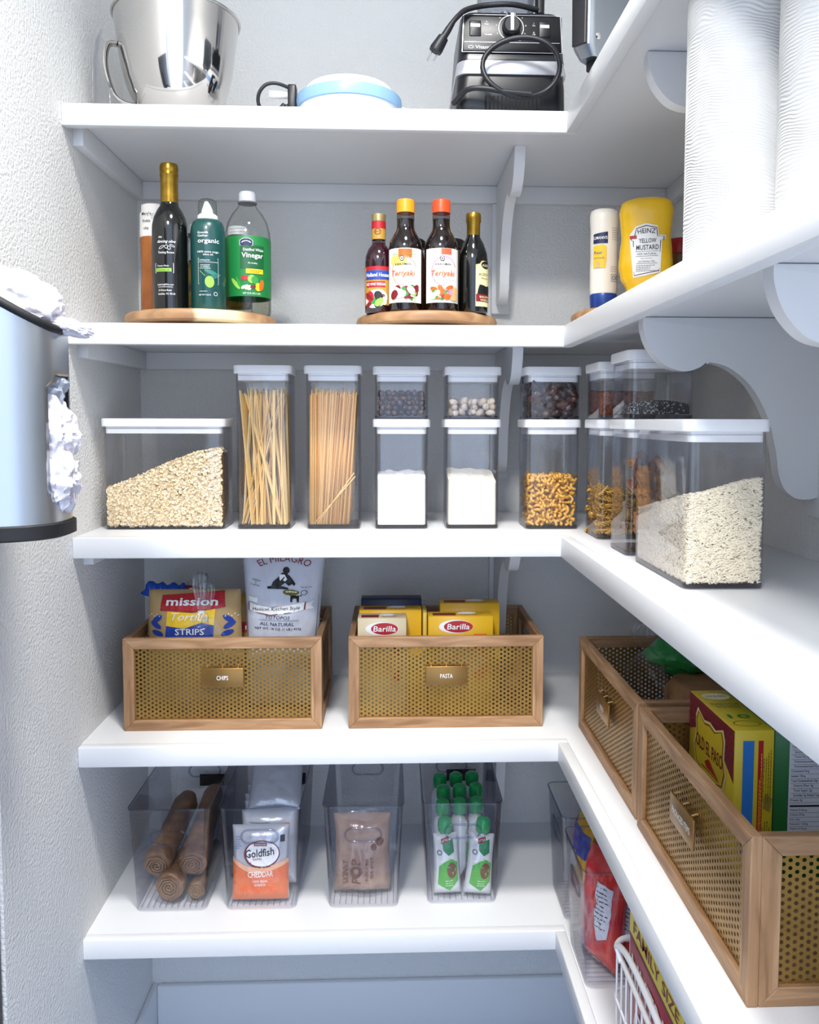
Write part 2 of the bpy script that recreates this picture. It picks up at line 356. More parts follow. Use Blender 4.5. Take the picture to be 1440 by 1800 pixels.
def dispenser():
    t = thing('bag_dispenser', 'brushed steel wall-mounted plastic bag dispenser with a black slanted rim', 'bag holder', (.004, -.43, 1.362))
    dep, hw, n = .155, .082, 40
    def prof(a):      # a from -90..90 deg, bulging +x
        e = .72; return dep*abs(cos(a))**e, hw*(1 if sin(a) > 0 else -1)*abs(sin(a))**e
    def top(x): return .346-.61*x
    vs, fs, NZ = [], [], 48
    for i in range(n+1):
        a = -PI/2+PI*i/n; x, y = prof(a)
        for j in range(NZ+1): vs.append((x, y, top(x)*j/NZ))
    for i in range(n):
        for j in range(NZ):
            a = -PI/2+PI*(i+.5)/n; x, y = prof(a); zz = top(x)*(j+.5)/NZ
            # long rounded slot in the front
            zc = min(max(zz, .062), .162)
            if x > .06 and (y/.036)**2+((zz-zc)/.034)**2 < 1: continue
            fs.append((i*(NZ+1)+j, (i+1)*(NZ+1)+j, (i+1)*(NZ+1)+j+1, i*(NZ+1)+j+1))
    o = pyd('shell', vs, fs, STEEL, t, True); md = o.modifiers.new('thick', 'SOLIDIFY'); md.thickness = .0016; md.offset = -1
    ring_ = [(prof(-PI/2+PI*i/n)[0], prof(-PI/2+PI*i/n)[1], top(prof(-PI/2+PI*i/n)[0])) for i in range(n+1)]
    tube('rim', ring_, .0055, RUB, t, 8, True)
    loft('base_band', [[(x*s, y*s, z) for x, y in [prof(-PI/2+PI*i/n) for i in range(n+1)]] for s, z in ((1.0, -.012), (1.03, -.010), (1.03, .006), (1.005, .008))], RUB, t)
    box('back_plate', -.002, .003, -.078, .078, .0, .330, STEEL, t)
    tb = [tuple(Vector((prof(a)[0]+.0015, prof(a)[1], z))) for a, z in [(-.62, .05), (-.62, .075)]]
    bg = mat('white_bag_film', 'd3cfd6', .4, bump=(70, .5, .006))
    b = thing('carrier_bag', 'crumpled white plastic bags poking out of the side slot of the steel dispenser', 'plastic bag', (.004, -.43, 1.362))
    crumple('film', (.128, 0, .125), (.036, .028, .045), bg, b, 1, .30, None, 5, 2.6); crumple('film', (.132, -.004, .060), (.036, .028, .040), bg, b, 5, .32, None, 5, 2.6)
    crumple('film', (.122, 0, .178), (.030, .022, .022), mat('grey_bag_film', '9aa0ac', .3), b, 3, .34)
    mark(b, 'print', ell(.0, .0, .006, .005), flat((.172, -.012, .040), (.4, -.9, 0)), PR)
    b2 = thing('carrier_bag', 'crumpled white plastic bag spilling over the top rim of the steel dispenser', 'plastic bag', (.004, -.43, 1.362))
    crumple('film', (.104, 0, .284), (.048, .032, .034), bg, b2, 8, .30, Matrix.Rotation(.45, 3, 'Y'), 5, 2.3)
    crumple('film', (.158, .004, .258), (.030, .018, .010), bg, b2, 9, .30, Matrix.Rotation(.25, 3, 'Y'), 5, 2.4)
    crumple('film', (.065, 0, .302), (.035, .030, .014), bg, b2, 11, .28, Matrix.Rotation(.5, 3, 'Y'), 5, 2.4)
dispenser()

# ================================================================== top shelf
CH = mat('polished_steel', 'd6d3d0', .07, 1)
def mixing_bowl():
    t = thing('mixing_bowl', 'polished stainless steel mixer bowl with a strap handle', 'bowl', (.170, .137, Z[0]))
    prof = [(.052, 0), (.056, .0), (.056, .010), (.052, .014), (.050, .018), (.058, .022), (.072, .034), (.086, .055), (.096, .080), (.103, .108), (.108, .140), (.1125, .175), (.1155, .200), (.1165, .206)]
    inner = [(.1125, .200), (.105, .140), (.100, .108), (.083, .057), (.060, .028), (0, .022)]
    lathe('bowl_wall', [(.0, .002)]+prof+inner, CH, t, 72, ang=50)
    tube('rim', [(.1175*cos(2*PI*k/72), .1175*sin(2*PI*k/72), .206) for k in range(72)], .0028, CH, t, 8, True)
    pts = crom([(-.104, -.034, .146), (-.116, -.038, .140), (-.120, -.040, .110), (-.116, -.039, .078), (-.106, -.036, .050), (-.092, -.032, .040), (-.072, -.026, .040)], 5)
    bm = bmesh.new(); tube_bm(bm, pts, .0042, 10)
    for v in bm.verts: v.co.y = (v.co.y+.034)*2.6-.034
    autosmooth(done('handle', bm, CH, t), 60)
mixing_bowl()
CLR = clear('clear_acrylic'); CLRS = clear('clear_shield', 'fefefe', 'e8e8ee', .9)
def shield():
    t = thing('pouring_shield', 'clear plastic pouring shield leaning by the wall beside the mixer bowl', 'splash guard', (.142, .140, Z[0]))
    rings = []
    for r, z0 in ((.127, 0), (.1265, .06), (.125, .12), (.121, .150), (.114, .168)):
        rings.append([(r*cos(a), r*sin(a), z0*(1-.12*abs(a-PI)**2)) for a in [PI*(.80+.40*k/20) for k in range(21)]])
    inner = [[(x*.975, y*.975, z) for x, y, z in r] for r in rings]
    loft('sheet', [r+q[::-1] for r, q in zip(rings, inner)], CLRS, t)
    for k in (.88, 1.0, 1.10): tube('rib', [(.1278*cos(PI*k), .1278*sin(PI*k), .004), (.1268*cos(PI*k), .1268*sin(PI*k), .12)], .0016, CLRS, t, 6)
shield()
BLUE = mat('sky_blue_plastic', '8fb6dc', .35); WPL = mat('white_plastic', 'f4f4f5', .35)
def waffle():
    t = thing('waffle_maker', 'small round white waffle maker with a pale blue band, lying flat beside the blender', 'appliance', (.500, .118, Z[0]))
    lathe('lower_shell', [(0, .004), (.080, .004), (.088, .008), (.094, .018), (.097, .034)], WPL, t, 56)
    lathe('band', [(.0965, .032), (.1005, .033), (.1020, .043), (.1005, .054), (.0965, .056)], BLUE, t, 56)
    lathe('upper_shell', [(.0900, .054), (.088, .064), (.080, .0735), (.064, .079), (0, .081)], WPL, t, 56)
    prism('latch', [(.092, .030), (.114, .030), (.114, .036), (.110, .042), (.104, .039), (.092, .043)], 'y', -.012, .012, BLUE, t, bev=.002)
    text(t, 'CAUTION', cyl(.0968, .18), -.022, .0275, .0036, PGR, .028)
    print_lines(t, cyl(.0960, .18), -.032, -.004, .021, .024, 1, PGR, .0008)
    box('hinge', -.114, -.098, -.03, -.004, .018, .074, BLK, t, bev=.003); box('hinge', -.112, -.100, .012, .03, .018, .066, BLK, t, bev=.003)
    tube('arm', [(-.150, -.012, .060), (-.108, -.012, .060)], .0075, WPL, t, 12)
    tube('foot', [(-.128, -.014, .0), (-.128, -.014, .030), (-.122, -.014, .042)], [.010, .009, .004], BLK, t, 10)
    tube('cord', crom([(-.100, -.02, .064), (-.130, -.030, .073), (-.152, -.034, .070), (-.166, -.034, .055), (-.168, -.03, .035), (-.155, -.026, .018), (-.135, -.02, .026), (-.112, -.016, .040)], 6), .0034, BLK, t, 8)
waffle()
def blender():
    t = thing('blender', 'black and silver countertop blender base with looped power cord', 'blender', (.803, .145, Z[0]))
    SIL = mat('silver_plastic', 'c9cacf', .3, .6); BG = mat('gloss_black', '0e1013', .34); NV = mat('panel_black', '1a1d24', .3)
    rprism('base_housing', [(.196, .20, .02, .0), (.204, .208, .022, .006), (.202, .206, .022, .060), (.198, .20, .022, .080)], BG, t, 5)
    rprism('silver_band', [(.205, .209, .022, .079), (.207, .211, .022, .084), (.200, .204, .022, .104), (.194, .198, .02, .106)], SIL, t, 5)
    rprism('upper_housing', [(.200, .203, .02, .105), (.198, .20, .02, .112), (.188, .190, .02, .186), (.178, .18, .02, .194), (.150, .15, .02, .197)], NV, t, 5)
    sl = math.atan2(.0065, .074)
    P = flat((0, -.1015, .110), (1, 0, 0), (0, sin(sl), cos(sl)))
    def plate(name, u0, u1, v0, v1, d, m, bev=.002):
        bm = bmesh.new(); bbox(bm, u0, u1, -d, .001, v0, v1, bev); bmesh.ops.rotate(bm, verts=bm.verts[:], matrix=Matrix.Rotation(-sl, 3, 'X')); bmesh.ops.translate(bm, verts=bm.verts[:], vec=(0, -.1015, .110))
        return autosmooth(done(name, bm, m, t), 50)
    plate('control_panel', -.092, .092, .008, .076, .003, BG, .003)
    Q = lambda u, v, off: P(u, v, off+.003)
    ol = [(-.093, .007), (.093, .007), (.090, .077), (-.090, .077)]
    outline(t, 'panel_line', ol, Q, SIL, .0016)
    mark(t, 'panel_line', rect(0, .026, .176, .0008), Q, SIL)
    for u in (-.068, .060):
        s = plate('switch', u-.011, u+.011, .036, .066, .0045, BLK, .002); mark(s, 'toggle_face', rect(u, .056, .017, .006), lambda a, b, o_: P(a, b, o_+.0047), SIL)
    for k, (s_, u, v) in enumerate((('Δ', -.047, .064), ('High', -.047, .059), ('Variable', -.044, .040), ('I', .040, .062), ('On', .040, .058), ('O', .040, .045), ('Off', .040, .041))):
        text(t, s_, Q, u, v, .0030, PW)
    kn = lathe('dial', [(0, .016), (.013, .016), (.016, .013), (.017, .0)], BLK, t, 32)
    kn.matrix_local = Matrix.Translation(P(-.002, .053, .003)) @ Matrix.Rotation(PI/2, 4, 'X')
    bm = bmesh.new(); bbox(bm, -.0035, .0035, -.012, .019, .0158, .019, .001); dp = done('dial_pointer', bm, SIL, kn)
    for k in range(24):
        pass
    rr = []; arc_ = [(-.002+.0235*cos(a), .053+.0235*sin(a)) for a in [math.radians(-55+290*k/36) for k in range(37)]]
    arc2 = [(-.002+.0222*cos(a), .053+.0222*sin(a)) for a in [math.radians(-55+290*k/36) for k in range(37)]]
    vs = [tuple(Q(*p, .0006)) for p in arc_]+[tuple(Q(*p, .0006)) for p in arc2]
    pyd('dial_scale', vs, [(37+k, 37+k+1, k+1, k) for k in range(36)], PW, t)
    for k in range(10):
        a = math.radians(235-290*k/9); text(t, str(k+1), Q, -.002+.0275*cos(a), .053+.0275*sin(a), .003, PW)
    text(t, 'Vitamix.', Q, -.050, .0165, .0062, PW, .036, bold=0.0100); ring(t, 'emblem', -.076, .0165, .005, .0028, Q, PW, .0008)
    # grille slots of the lower housing
    for k in range(14):
        box('grille_slot', -.050+k*.0075, -.046+k*.0075, -.1052, -.1035, .014, .040, mat('slot_black', '050507', .8), t)
    # cord: a loop hanging in front, and the plug
    CB = mat('cord_black', '17181d', .45)
    loop = [(.012+.070*cos(a), -.135-.006*sin(a*2), .079+.052*sin(a)) for a in [math.radians(200+360*k/40) for k in range(41)]]
    tail = crom([(-.108, -.10, .026), (-.085, -.128, .040), (-.055, -.137, .040), (-.02, -.140, .034), (.03, -.140, .030)], 5)
    tube('cord_loop', loop, .0048, CB, t, 10)
    tube('cord_tail', tail, .0048, CB, t, 10)
    tube('cord_lead', crom([(.05, -.085, .203), (.0, -.098, .206), (-.05, -.098, .203), (-.085, -.108, .190), (-.102, -.12, .172), (-.114, -.125, .156)], 5), .0048, CB, t, 10)
    pl = bmesh.new(); tube_bm(pl, [(-.111, -.124, .160), (-.120, -.126, .145), (-.128, -.127, .132), (-.1285, -.127, .131), (-.141, -.129, .110), (-.143, -.129, .106)], [.005, .0065, .0065, .010, .0125, .0115], 10)
    p = autosmooth(done('plug', pl, CB, t), 60)
    for dx in (-.006, .006): tube('prong', [(-.142+dx, -.129, .108), (-.151+dx, -.130, .090)], .0016, CH, p, 6)
    # foot of the jar above the base
    lathe('jar_socket', [(.055, .196), (.052, .205), (.050, .212)], NV, t, 32)
    rprism('jar', [(.085, .085, .012, .210), (.100, .100, .014, .222), (.104, .104, .014, .32)], clear('jar_plastic', 'd8dae0', '70747c', .9), t, 4, cap1=False)
    lathe('blade_hub', [(0, .213), (.03, .213), (.026, .222), (.012, .226), (.01, .236), (0, .236)], STEEL, t, 24)
    rprism('jar_handle', [(.016, .026, .005, .224), (.018, .028, .005, .32)], BLK, t, 3, c=(.064, -.02))
blender()
def steel_appliance():
    t = thing('steel_appliance', 'flat brushed steel appliance standing at the inner corner of the topmost shelf', 'appliance', (.959, -.119, Z[0]), .77)
    DS = mat('dark_brushed_steel', '8d949c', .32, 1, bump=(200, .05))
    rprism('steel_body', [(.20, .030, .008, .012), (.232, .038, .012, .026), (.236, .040, .012, .235), (.21, .032, .012, .250)], DS, t, 6)
    rprism('black_end', [(.007, .026, .003, .026), (.007, .030, .003, .235)], BLK, t, 3, c=(-.119, 0))
    for x in (-.07, .07): rprism('foot', [(.03, .024, .006, 0), (.03, .024, .006, .014)], RUB, t, 3, c=(x, 0))
    rv = lathe('rivet', [(.0055, 0), (.005, .002), (0, .003)], CH, t, 16); rv.matrix_local = Matrix.Translation((-.098, -.0195, .040)) @ Matrix.Rotation(PI/2, 4, 'X')
steel_appliance()

# ================================================================== second shelf: turntables and bottles
def acacia(name, seed):
    m = wood(name, '8f6a48', 'b8936c', 'x', 7, 5, .45, 'a37b56')
    nt = m.node_tree; b = nt.nodes['Principled BSDF']; src = b.inputs['Base Color'].links[0].from_socket
    tc = nt.nodes.new('ShaderNodeTexCoord'); mp = nt.nodes.new('ShaderNodeMapping'); mp.inputs['Location'].default_value = (seed, seed*.3, 0); mp.inputs['Scale'].default_value = (9, 3, 2)
    n = nt.nodes.new('ShaderNodeTexNoise'); n.inputs['Scale'].default_value = 1.0; n.inputs['Detail'].default_value = 0
    r = nt.nodes.new('ShaderNodeValToRGB'); r.color_ramp.elements[0].position = .53; r.color_ramp.elements[1].position = .56
    mx = nt.nodes.new('ShaderNodeMix'); mx.data_type = 'RGBA'; mx.inputs['B'].default_value = lin('e2cda4')
    nt.links.new(tc.outputs['Object'], mp.inputs[0]); nt.links.new(mp.outputs[0], n.inputs['Vector']); nt.links.new(n.outputs['Fac'], r.inputs['Fac'])
    nt.links.new(r.outputs['Color'], mx.inputs['Factor']); nt.links.new(src, mx.inputs['A']); nt.links.new(mx.outputs['Result'], b.inputs['Base Color'])
    return m
def turntable(x, y, R_, label, seed):
    t = thing('turntable', label, 'turntable', (x, y, Z[1]), group='acacia turntables')
    lathe('swivel_base', [(.09, 0), (.09, .007), (.05, .009)], BLK, t, 40)
    lathe('disc', [(0, .0085), (R_-.010, .0085), (R_-.002, .012), (R_, .020), (R_-.002, .027), (R_-.007, .030), (0, .030)], acacia('acacia_%d' % seed, seed), t, 72)
TZ = Z[1]+.030
turntable(.203, .165, .147, 'round acacia wood turntable under the oil and vinegar bottles by the left wall', 3)
turntable(.652, .162, .141, 'round acacia wood turntable under the sauce bottles beside the bracket', 9)
turntable(1.062, .045, .140, 'round acacia wood turntable mostly hidden behind the shelf edge, under the mustard', 14)
GOLD = mat('gold_foil', 'b08c34', .28, .85, noise=('8a6a20', 60, .3, .7)); DG = mat('dark_glass', '0b0d0b', .07, coat=.6); WCAP = mat('white_cap', 'f1f1f1', .4)
def bottle(name, label, x, y, rz=0, z=TZ): return thing(name, label, 'bottle', (x, y, z), rz)

t = bottle('oil_bottle', 'tall dark oil bottle with gold foil neck, leftmost turntable', .161, .096)
lathe('glass', [(0, .002), (.030, 0), (.0335, .004), (.0335, .150), (.0330, .162), (.030, .176), (.024, .190), (.0185, .198), (.0160, .206), (.0155, .236)], DG, t, 48)
lathe('foil_neck', [(.0163, .205), (.0163, .252), (.0172, .256), (.0172, .259), (.0165, .261), (.0172, .264), (.0172, .272), (.0160, .277), (.010, .279), (0, .279)], GOLD, t, 40)
C_ = cyl(.0336, .12)
text(t, 'the', C_, -.014, .136, .004, PW, shear=.3); text(t, 'dancing olive', C_, -.003, .127, .0055, PW, .034, shear=.4)
for k, (u, v, a, b, r_) in enumerate(((-.012, .117, .006, .002, .5), (-.003, .118, .003, .0035, 0), (.002, .116, .003, .0035, .3), (.008, .120, .005, .0018, -.4))): ring(t, 'olive_sprig', u, v, a, b, C_, PW, .0006, 14, rot=r_)
text(t, 'Tasting Room', C_, -.004, .107, .0042, PW, .030)
outline(t, 'box_line', rect(-.008, .079, .036, .018), C_, PW, .0008); text(t, 'Tuscan Herb', C_, -.010, .083, .0032, PW, .022); mark(t, 'green_strip', rect(-.009, .0755, .030, .0062), C_, PLG, maxlen=.006); text(t, 'Extra Olive Oil', C_, -.009, .0755, .003, PK, .022, off=.001)
text(t, 'LadancingOlive.com', C_, -.006, .048, .0034, PW, .030); mark(t, 'rule', rect(-.006, .044, .028, .0006), C_, PW, maxlen=.006); text(t, '13 Horse Road', C_, -.007, .038, .0036, PW, .024); text(t, 'Sealdale, TX 78130', C_, -.004, .031, .0036, PW, .032)

t = bottle('amber_bottle', 'amber bottle with a white lettered neck band, behind the tall dark oil bottle', .112, .165)
AMB = mat('amber_liquid', '8a4a12', .12, coat=.4, noise=('a5601c', 30, .3, .7))
lathe('glass', [(0, .002), (.025, 0), (.028, .004), (.0275, .05), (.026, .080), (.0265, .12), (.0275, .150), (.026, .156)], AMB, t, 40)
lathe('neck_band', [(.0268, .154), (.0275, .158), (.0268, .200), (.0240, .204), (.0240, .216), (.020, .218), (0, .218)], mat('paper_white', 'ece8e0', .6), t, 40)
C_ = cyl(.0276, -.15)
for s_, v in (("Mary's", .196), ('fruits', .183), ('city', .168)): text(t, s_, C_, -.004, v, .0058, PK, bold=0.0050)
print_lines(t, C_, .006, .020, .186, .198, 3, PK, .0006)

t = bottle('oil_spray_can', 'dark green olive oil spray can with white nozzle and clear cap', .2325, .094)
GRN = mat('deep_green', '0f4744', .3, coat=.3)
lathe('can', [(0, .001), (.030, 0), (.0322, .004), (.0322, .150), (.031, .160), (.0275, .169), (.021, .174)], GRN, t, 48)
lathe('collar', [(.0190, .172), (.0190, .181), (.016, .184), (.0, .184)], WCAP, t, 40)
loft('nozzle', [[(x*s, y*s+dy, z) for x, y in rrect(.024, .022, .008, 4)] for s, dy, z in ((1.0, 0, .182), (.85, .0, .192), (.6, -.002, .200), (.25, -.008, .207))], WCAP, t)
lathe('clear_cap', [(.0175, .181), (.0172, .200), (.0166, .209), (.013, .212), (0, .2125)], clear('cap_clear', 'eef2f2', 'a8b4b4', .8), t, 40)
C_ = cyl(.0323, .18)
text(t, 'Good&\nGather', C_, -.0085, .142, .0042, PW, .020); text(t, 'organic', C_, .002, .1285, .0085, PW, .040, bold=0.0075)
text(t, '100% extra virgin\nolive oil', C_, .001, .107, .0036, PW, .040)
outline(t, 'frame_line', [(-.018, .050), (.020, .050), (.020, .098), (-.018, .098)], C_, PW, .0006); text(t, 'cooking spray', C_, -.006, .094, .0026, PW, .020); mark(t, 'rule', rect(.001, .0905, .036, .0005), C_, PW, maxlen=.006)
text(t, 'cold pressed\nno additives\nno propellants', C_, -.005, .082, .0022, PW, .020)
mark(t, 'leaf', ell(.008, .071, .016, .0035, 16, -.35), C_, mat('leaf_green', '2e7a6c', .5), maxlen=.006); mark(t, 'leaf', ell(.012, .064, .014, .004, 16, .35), C_, mat('leaf_green2', '256a5e', .5), off=.0006, maxlen=.006)
mark(t, 'olive', ell(.003, .054, .0085, .0108, 20, .1), C_, PLG, off=.0008, maxlen=.004); mark(t, 'stem', rect(-.010, .070, .014, .0008, -.8), C_, PLG, off=.0008)
text(t, 'NET WT 7 OZ ★', C_, -.006, .030, .0028, PW, .022); print_lines(t, C_, -.016, .0, .035, .038, 1, PW, .0006); ring(t, 'seal', .014, .032, .0036, .0036, C_, PW, .0006, 16)

t = bottle('vinegar_bottle', 'clear plastic vinegar bottle with a green label and white cap', .2965, .160)
PET = clear('pet_plastic', 'f8faf8', '989c94', .9)
lathe('plastic', [(.038, 0), (.043, .004), (.0445, .012), (.0445, .150), (.0435, .165), (.039, .184), (.030, .201), (.021, .212), (.0165, .219), (.0155, .224)], PET, t, 48)
lathe('vinegar', [(0, .003), (.040, .003), (.0425, .014), (.0425, .145), (0, .145)], clear('vinegar_liquid', 'efeee6', 'b4b1a0', .4), t, 40)
lathe('neck_ring', [(.0155, .222), (.0190, .222), (.0190, .2245), (.0155, .2245)], mat('grey_neck', '77727c', .4), t, 32)
lathe('cap', [(.0165, .2245), (.0168, .226), (.0165, .241), (.015, .244), (0, .2445)], WCAP, t, 36)
vl = mat('vinegar_green', '1c7a3c', .4)
lathe('label', [(.0449, .036), (.0451, .037), (.0451, .151), (.0449, .152)], vl, t, 64)
C_ = cyl(.0452, .10)
mark(t, 'panel', rect(.012, .111, .048, .045), C_, mat('panel_green', '125a30', .4), maxlen=.006)
mark(t, 'crest', [(-.012, .133), (.012, .133), (.012, .142), (.006, .146), (-.006, .146), (-.012, .142)], C_, PNV, off=.0008, maxlen=.006); outline(t, 'crest_line', [(-.0125, .1325), (.0125, .1325), (.0125, .1425), (.006, .1465), (-.006, .1465), (-.0125, .1425)], C_, PW, .0008, .001); mark(t, 'crest_arc', ell(0, .138, .009, .004, 16, 0, 0, PI), C_, PW, off=.001)
text(t, 'Distilled White', C_, .014, .125, .0055, PW, .040, off=.001); text(t, 'Vinegar', C_, .012, .113, .0095, PW, .042, bold=0.0100, off=.001); text(t, '5% Acidity', C_, .012, .099, .0032, PW, .018, off=.001)
mark(t, 'yellow_strip', rect(.016, .084, .034, .009), C_, PY, off=.0008, maxlen=.006); text(t, 'For Pickling, Salads\n& Marinades', C_, .016, .084, .0024, PK, .028, off=.0012)
for k, (u, v, a, b, r_, m_) in enumerate(((-.022, .060, .004, .014, .7, PLG), (-.016, .063, .003, .012, .4, PG), (-.004, .071, .007, .005, 0, PR), (.010, .069, .008, .008, 0, PLG), (.016, .067, .007, .008, .3, PG), (-.006, .053, .005, .003, .6, PCR), (.000, .053, .004, .005, -.3, PW), (.005, .052, .004, .005, -.3, PCR), (.022, .054, .006, .008, 0, PY), (.029, .058, .005, .011, -.2, PO), (.012, .054, .006, .003, .2, PDR))):
    mark(t, 'vegetable_print', ell(u, v, a, b, 14, r_), C_, m_, off=.0007+.00008*k, maxlen=.006)
text(t, 'NET 32 FL OZ (1 QT)', C_, .010, .041, .0034, PW, .034, off=.001); print_lines(t, cyl(.0446, .1), -.035, .005, .156, .168, 2, PGR, .0012, 4)

for x, y, lb in ((.186, .232, 'white-capped jar behind the dark oil bottle and the spray can'), (.262, .248, 'white-capped jar half hidden between the spray can and the vinegar')):
    t = bottle('sauce_jar', lb, x, y)
    lathe('glass', [(.024, 0), (.027, .004), (.027, .150), (.022, .165), (.019, .172)], PET, t, 32)
    lathe('label', [(.0273, .03), (.0274, .031), (.0274, .120), (.0273, .121)], mat('mustard_label', 'b9992a', .5, noise=('2b3358', 30, .5, .56)), t, 32)
    lathe('neck_ring', [(.019, .170), (.0235, .171), (.0235, .177), (.019, .178)], mat('brown_ring', '4a4046', .4), t, 28); lathe('cap', [(.0215, .178), (.0215, .193), (.019, .196), (0, .196)], WCAP, t, 32)

# sauce bottles on the middle turntable
def food_print(t, C_, u, v, w_, seed, cols, n=14, base=.0008):
    rg = random.Random(seed)
    for k in range(n):
        mark(t, 'food_print', ell(u+(rg.random()-.5)*w_, v+(rg.random()-.5)*.016, .0045+rg.random()*.0065, .0034+rg.random()*.0045, 10, rg.random()*3), C_, cols[k % len(cols)], off=base+.00004*k, maxlen=.006)
t = bottle('wine_vinegar_bottle', 'red wine vinegar bottle with a gold and red neck label', .557, .092)
lathe('glass', [(0, .002), (.024, 0), (.0265, .003), (.0265, .095), (.0255, .108), (.021, .121), (.0150, .129), (.0125, .134)], mat('red_wine_vinegar', '2a0a14', .07, coat=.6), t, 44)
lathe('clear_neck', [(.0135, .128), (.0128, .134), (.0122, .148)], clear('neck_glass', 'd8d0d0', '7c7074', .9), t, 36)
lathe('neck_label', [(.0134, .140), (.0134, .172)], PGD, t, 36); lathe('neck_stripe', [(.0136, .160), (.0136, .1735), (.0125, .174)], PR, t, 36); ring(t, 'neck_seal', -.002, .154, .006, .006, cyl(.0136), PDR, .001, 20, .0008); text(t, 'BEST', cyl(.0136), -.002, .154, .003, PDR, off=.0008)
lathe('cap', [(.0134, .174), (.0136, .176), (.0136, .187), (.012, .1885), (0, .1885)], mat('pale_gold_cap', 'b9a878', .3, .7), t, 36)
C_ = cyl(.0266, .10); lathe('label', [(.0268, .014), (.0269, .0145), (.0269, .0855), (.0268, .086)], PGD, t, 56); C_ = cyl(.0270, .05)
mark(t, 'red_top', rect(0, .083, .060, .007), C_, PR, maxlen=.006); mark(t, 'blue_band', rect(0, .0705, .060, .0165), C_, PB, maxlen=.006); text(t, 'Holland House', C_, -.004, .0705, .0075, PW, .046, bold=0.0100, off=.001)
mark(t, 'red_flag', rect(-.008, .053, .040, .011), C_, PR, maxlen=.006); text(t, 'RED WINE VINEGAR', C_, -.007, .053, .0052, PW, .038, bold=0.0050, off=.001); print_lines(t, C_, -.02, .012, .060, .0635, 1, PDR, .0007)
mark(t, 'plate_print', ell(-.007, .026, .023, .017, 24, .3), C_, PW, off=.0008, maxlen=.006); food_print(t, C_, -.007, .024, .03, 3, (PLG, PDR, PCR, PG, PK, PR), 14, .0012)

def teriyaki(x, y, lb, capm, accent, foods, rz, seed, sub, top):
    t = bottle('teriyaki_bottle', lb, x, y, rz)
    lathe('glass', [(0, .002), (.029, 0), (.0318, .004), (.0318, .118), (.030, .132), (.0225, .146), (.0178, .154), (.0165, .162), (.0165, .174)], mat('dark_sauce', '150a08', .07, coat=.6), t, 48)
    lathe('clear_neck', [(.0167, .173), (.0162, .192)], clear('neck_glass', 'd8d0d0', '7c7074', .9), t, 36)
    lathe('cap', [(.0172, .186), (.0172, .206), (.0168, .209), (.015, .2105), (0, .2105)], capm, t, 40)
    for k in range(40): pass
    a = 1.25; n_ = 24; r0 = .0321
    ring0 = lambda z: [(r0*sin(-a+2*a*k/n_), -r0*cos(-a+2*a*k/n_), z) for k in range(n_+1)]+[((r0-.0004)*sin(a-2*a*k/n_), -(r0-.0004)*cos(a-2*a*k/n_), z) for k in range(n_+1)]
    lb_ = loft('label', [ring0(.016), ring0(.116)], mat('sauce_label', 'f3efe8', .5), t, ang=30)
    C_ = cyl(.0323, 0)
    mark(lb_, 'flag', rect(.002, .1065, .026, .016) if top == 'orange' else rect(.004, .110, .020, .011), C_, PO if top == 'orange' else mat('salmon', 'd8603c', .5), off=.0005, maxlen=.006)
    if top == 'orange':
        text(lb_, '50% less Sodium', C_, .0, .106, .0055, PG, .048, shear=.2, off=.001); mark(lb_, 'yellow_swash', ell(-.012, .094, .018, .010), C_, mat('lemon', 'f0d868', .5), off=.0004, maxlen=.006)
    for k in range(26):
        a_ = .4+k*.17
        mark(lb_, 'dot', ell(.0+.0245*cos(a_), .074+.0265*sin(a_), .0014, .0018, 8), C_, accent, off=.0006)
    mark(lb_, 'emblem', ell(-.004, .097, .0048, .0052, 6), C_, PK, off=.0012); mark(lb_, 'emblem_centre', ell(-.004, .097, .0034, .0038, 6), C_, PW, off=.0014); mark(lb_, 'emblem_dot', ell(-.004, .097, .0014, .0016, 8), C_, PK, off=.0016)
    text(lb_, 'KIKKOMAN', C_, -.002, .0865, .0042, PK, .030, bold=0.0150, off=.0012); text(lb_, sub, C_, -.001, .079, .0022, PO, .034, off=.0012)
    text(lb_, 'Teriyaki', C_, -.002, .0685, .0105, PO, .046, bold=0.0150, shear=.25, off=.0014); text(lb_, 'Marinade & Sauce', C_, .0, .0580, .0034, PGR, .038, shear=.3, off=.0012)
    food_print(lb_, C_, .0, .034, .046, seed, foods, 30, .0010)
teriyaki(.608, .073, 'teriyaki bottle with yellow-orange cap', mat('amber_cap', 'f39a1c', .35), mat('coral', 'e89a78', .5), (PDR, PW, PLG, PW, PG, PCR, PDR), -.10, 5, 'GLUTEN SENSITIVE', 'orange')
teriyaki(.6755, .071, 'teriyaki bottle with red-orange cap', mat('red_orange_cap', 'ea4e1e', .35), PPK, (PO, PTN, PR, PO, PG, PPK, PCR), .14, 8, 'FEEL CONFIDENT', 'plain')
t = bottle('balsamic_bottle', 'dark balsamic bottle with gold foil neck and cream label', .738, .086)
lathe('glass', [(0, .002), (.026, 0), (.0285, .004), (.0285, .098), (.0265, .114), (.0205, .132), (.0140, .144), (.0125, .150)], DG, t, 48)
lathe('foil_neck', [(.0128, .146), (.0130, .172), (.0145, .174), (.0145, .187), (.0135, .190), (0, .1905)], GOLD, t, 40)
C_ = cyl(.0287, .55); lbp = [(-.014, .012), (.030, .012), (.030, .086), (.014, .093), (.010, .0975), (-.002, .0975), (-.006, .092), (-.014, .090)]
mark(t, 'label', lbp, C_, mat('cream_label', 'e9dfa6', .5), maxlen=.005); outline(t, 'label_line', lbp, C_, PGD, .0012, .0008)
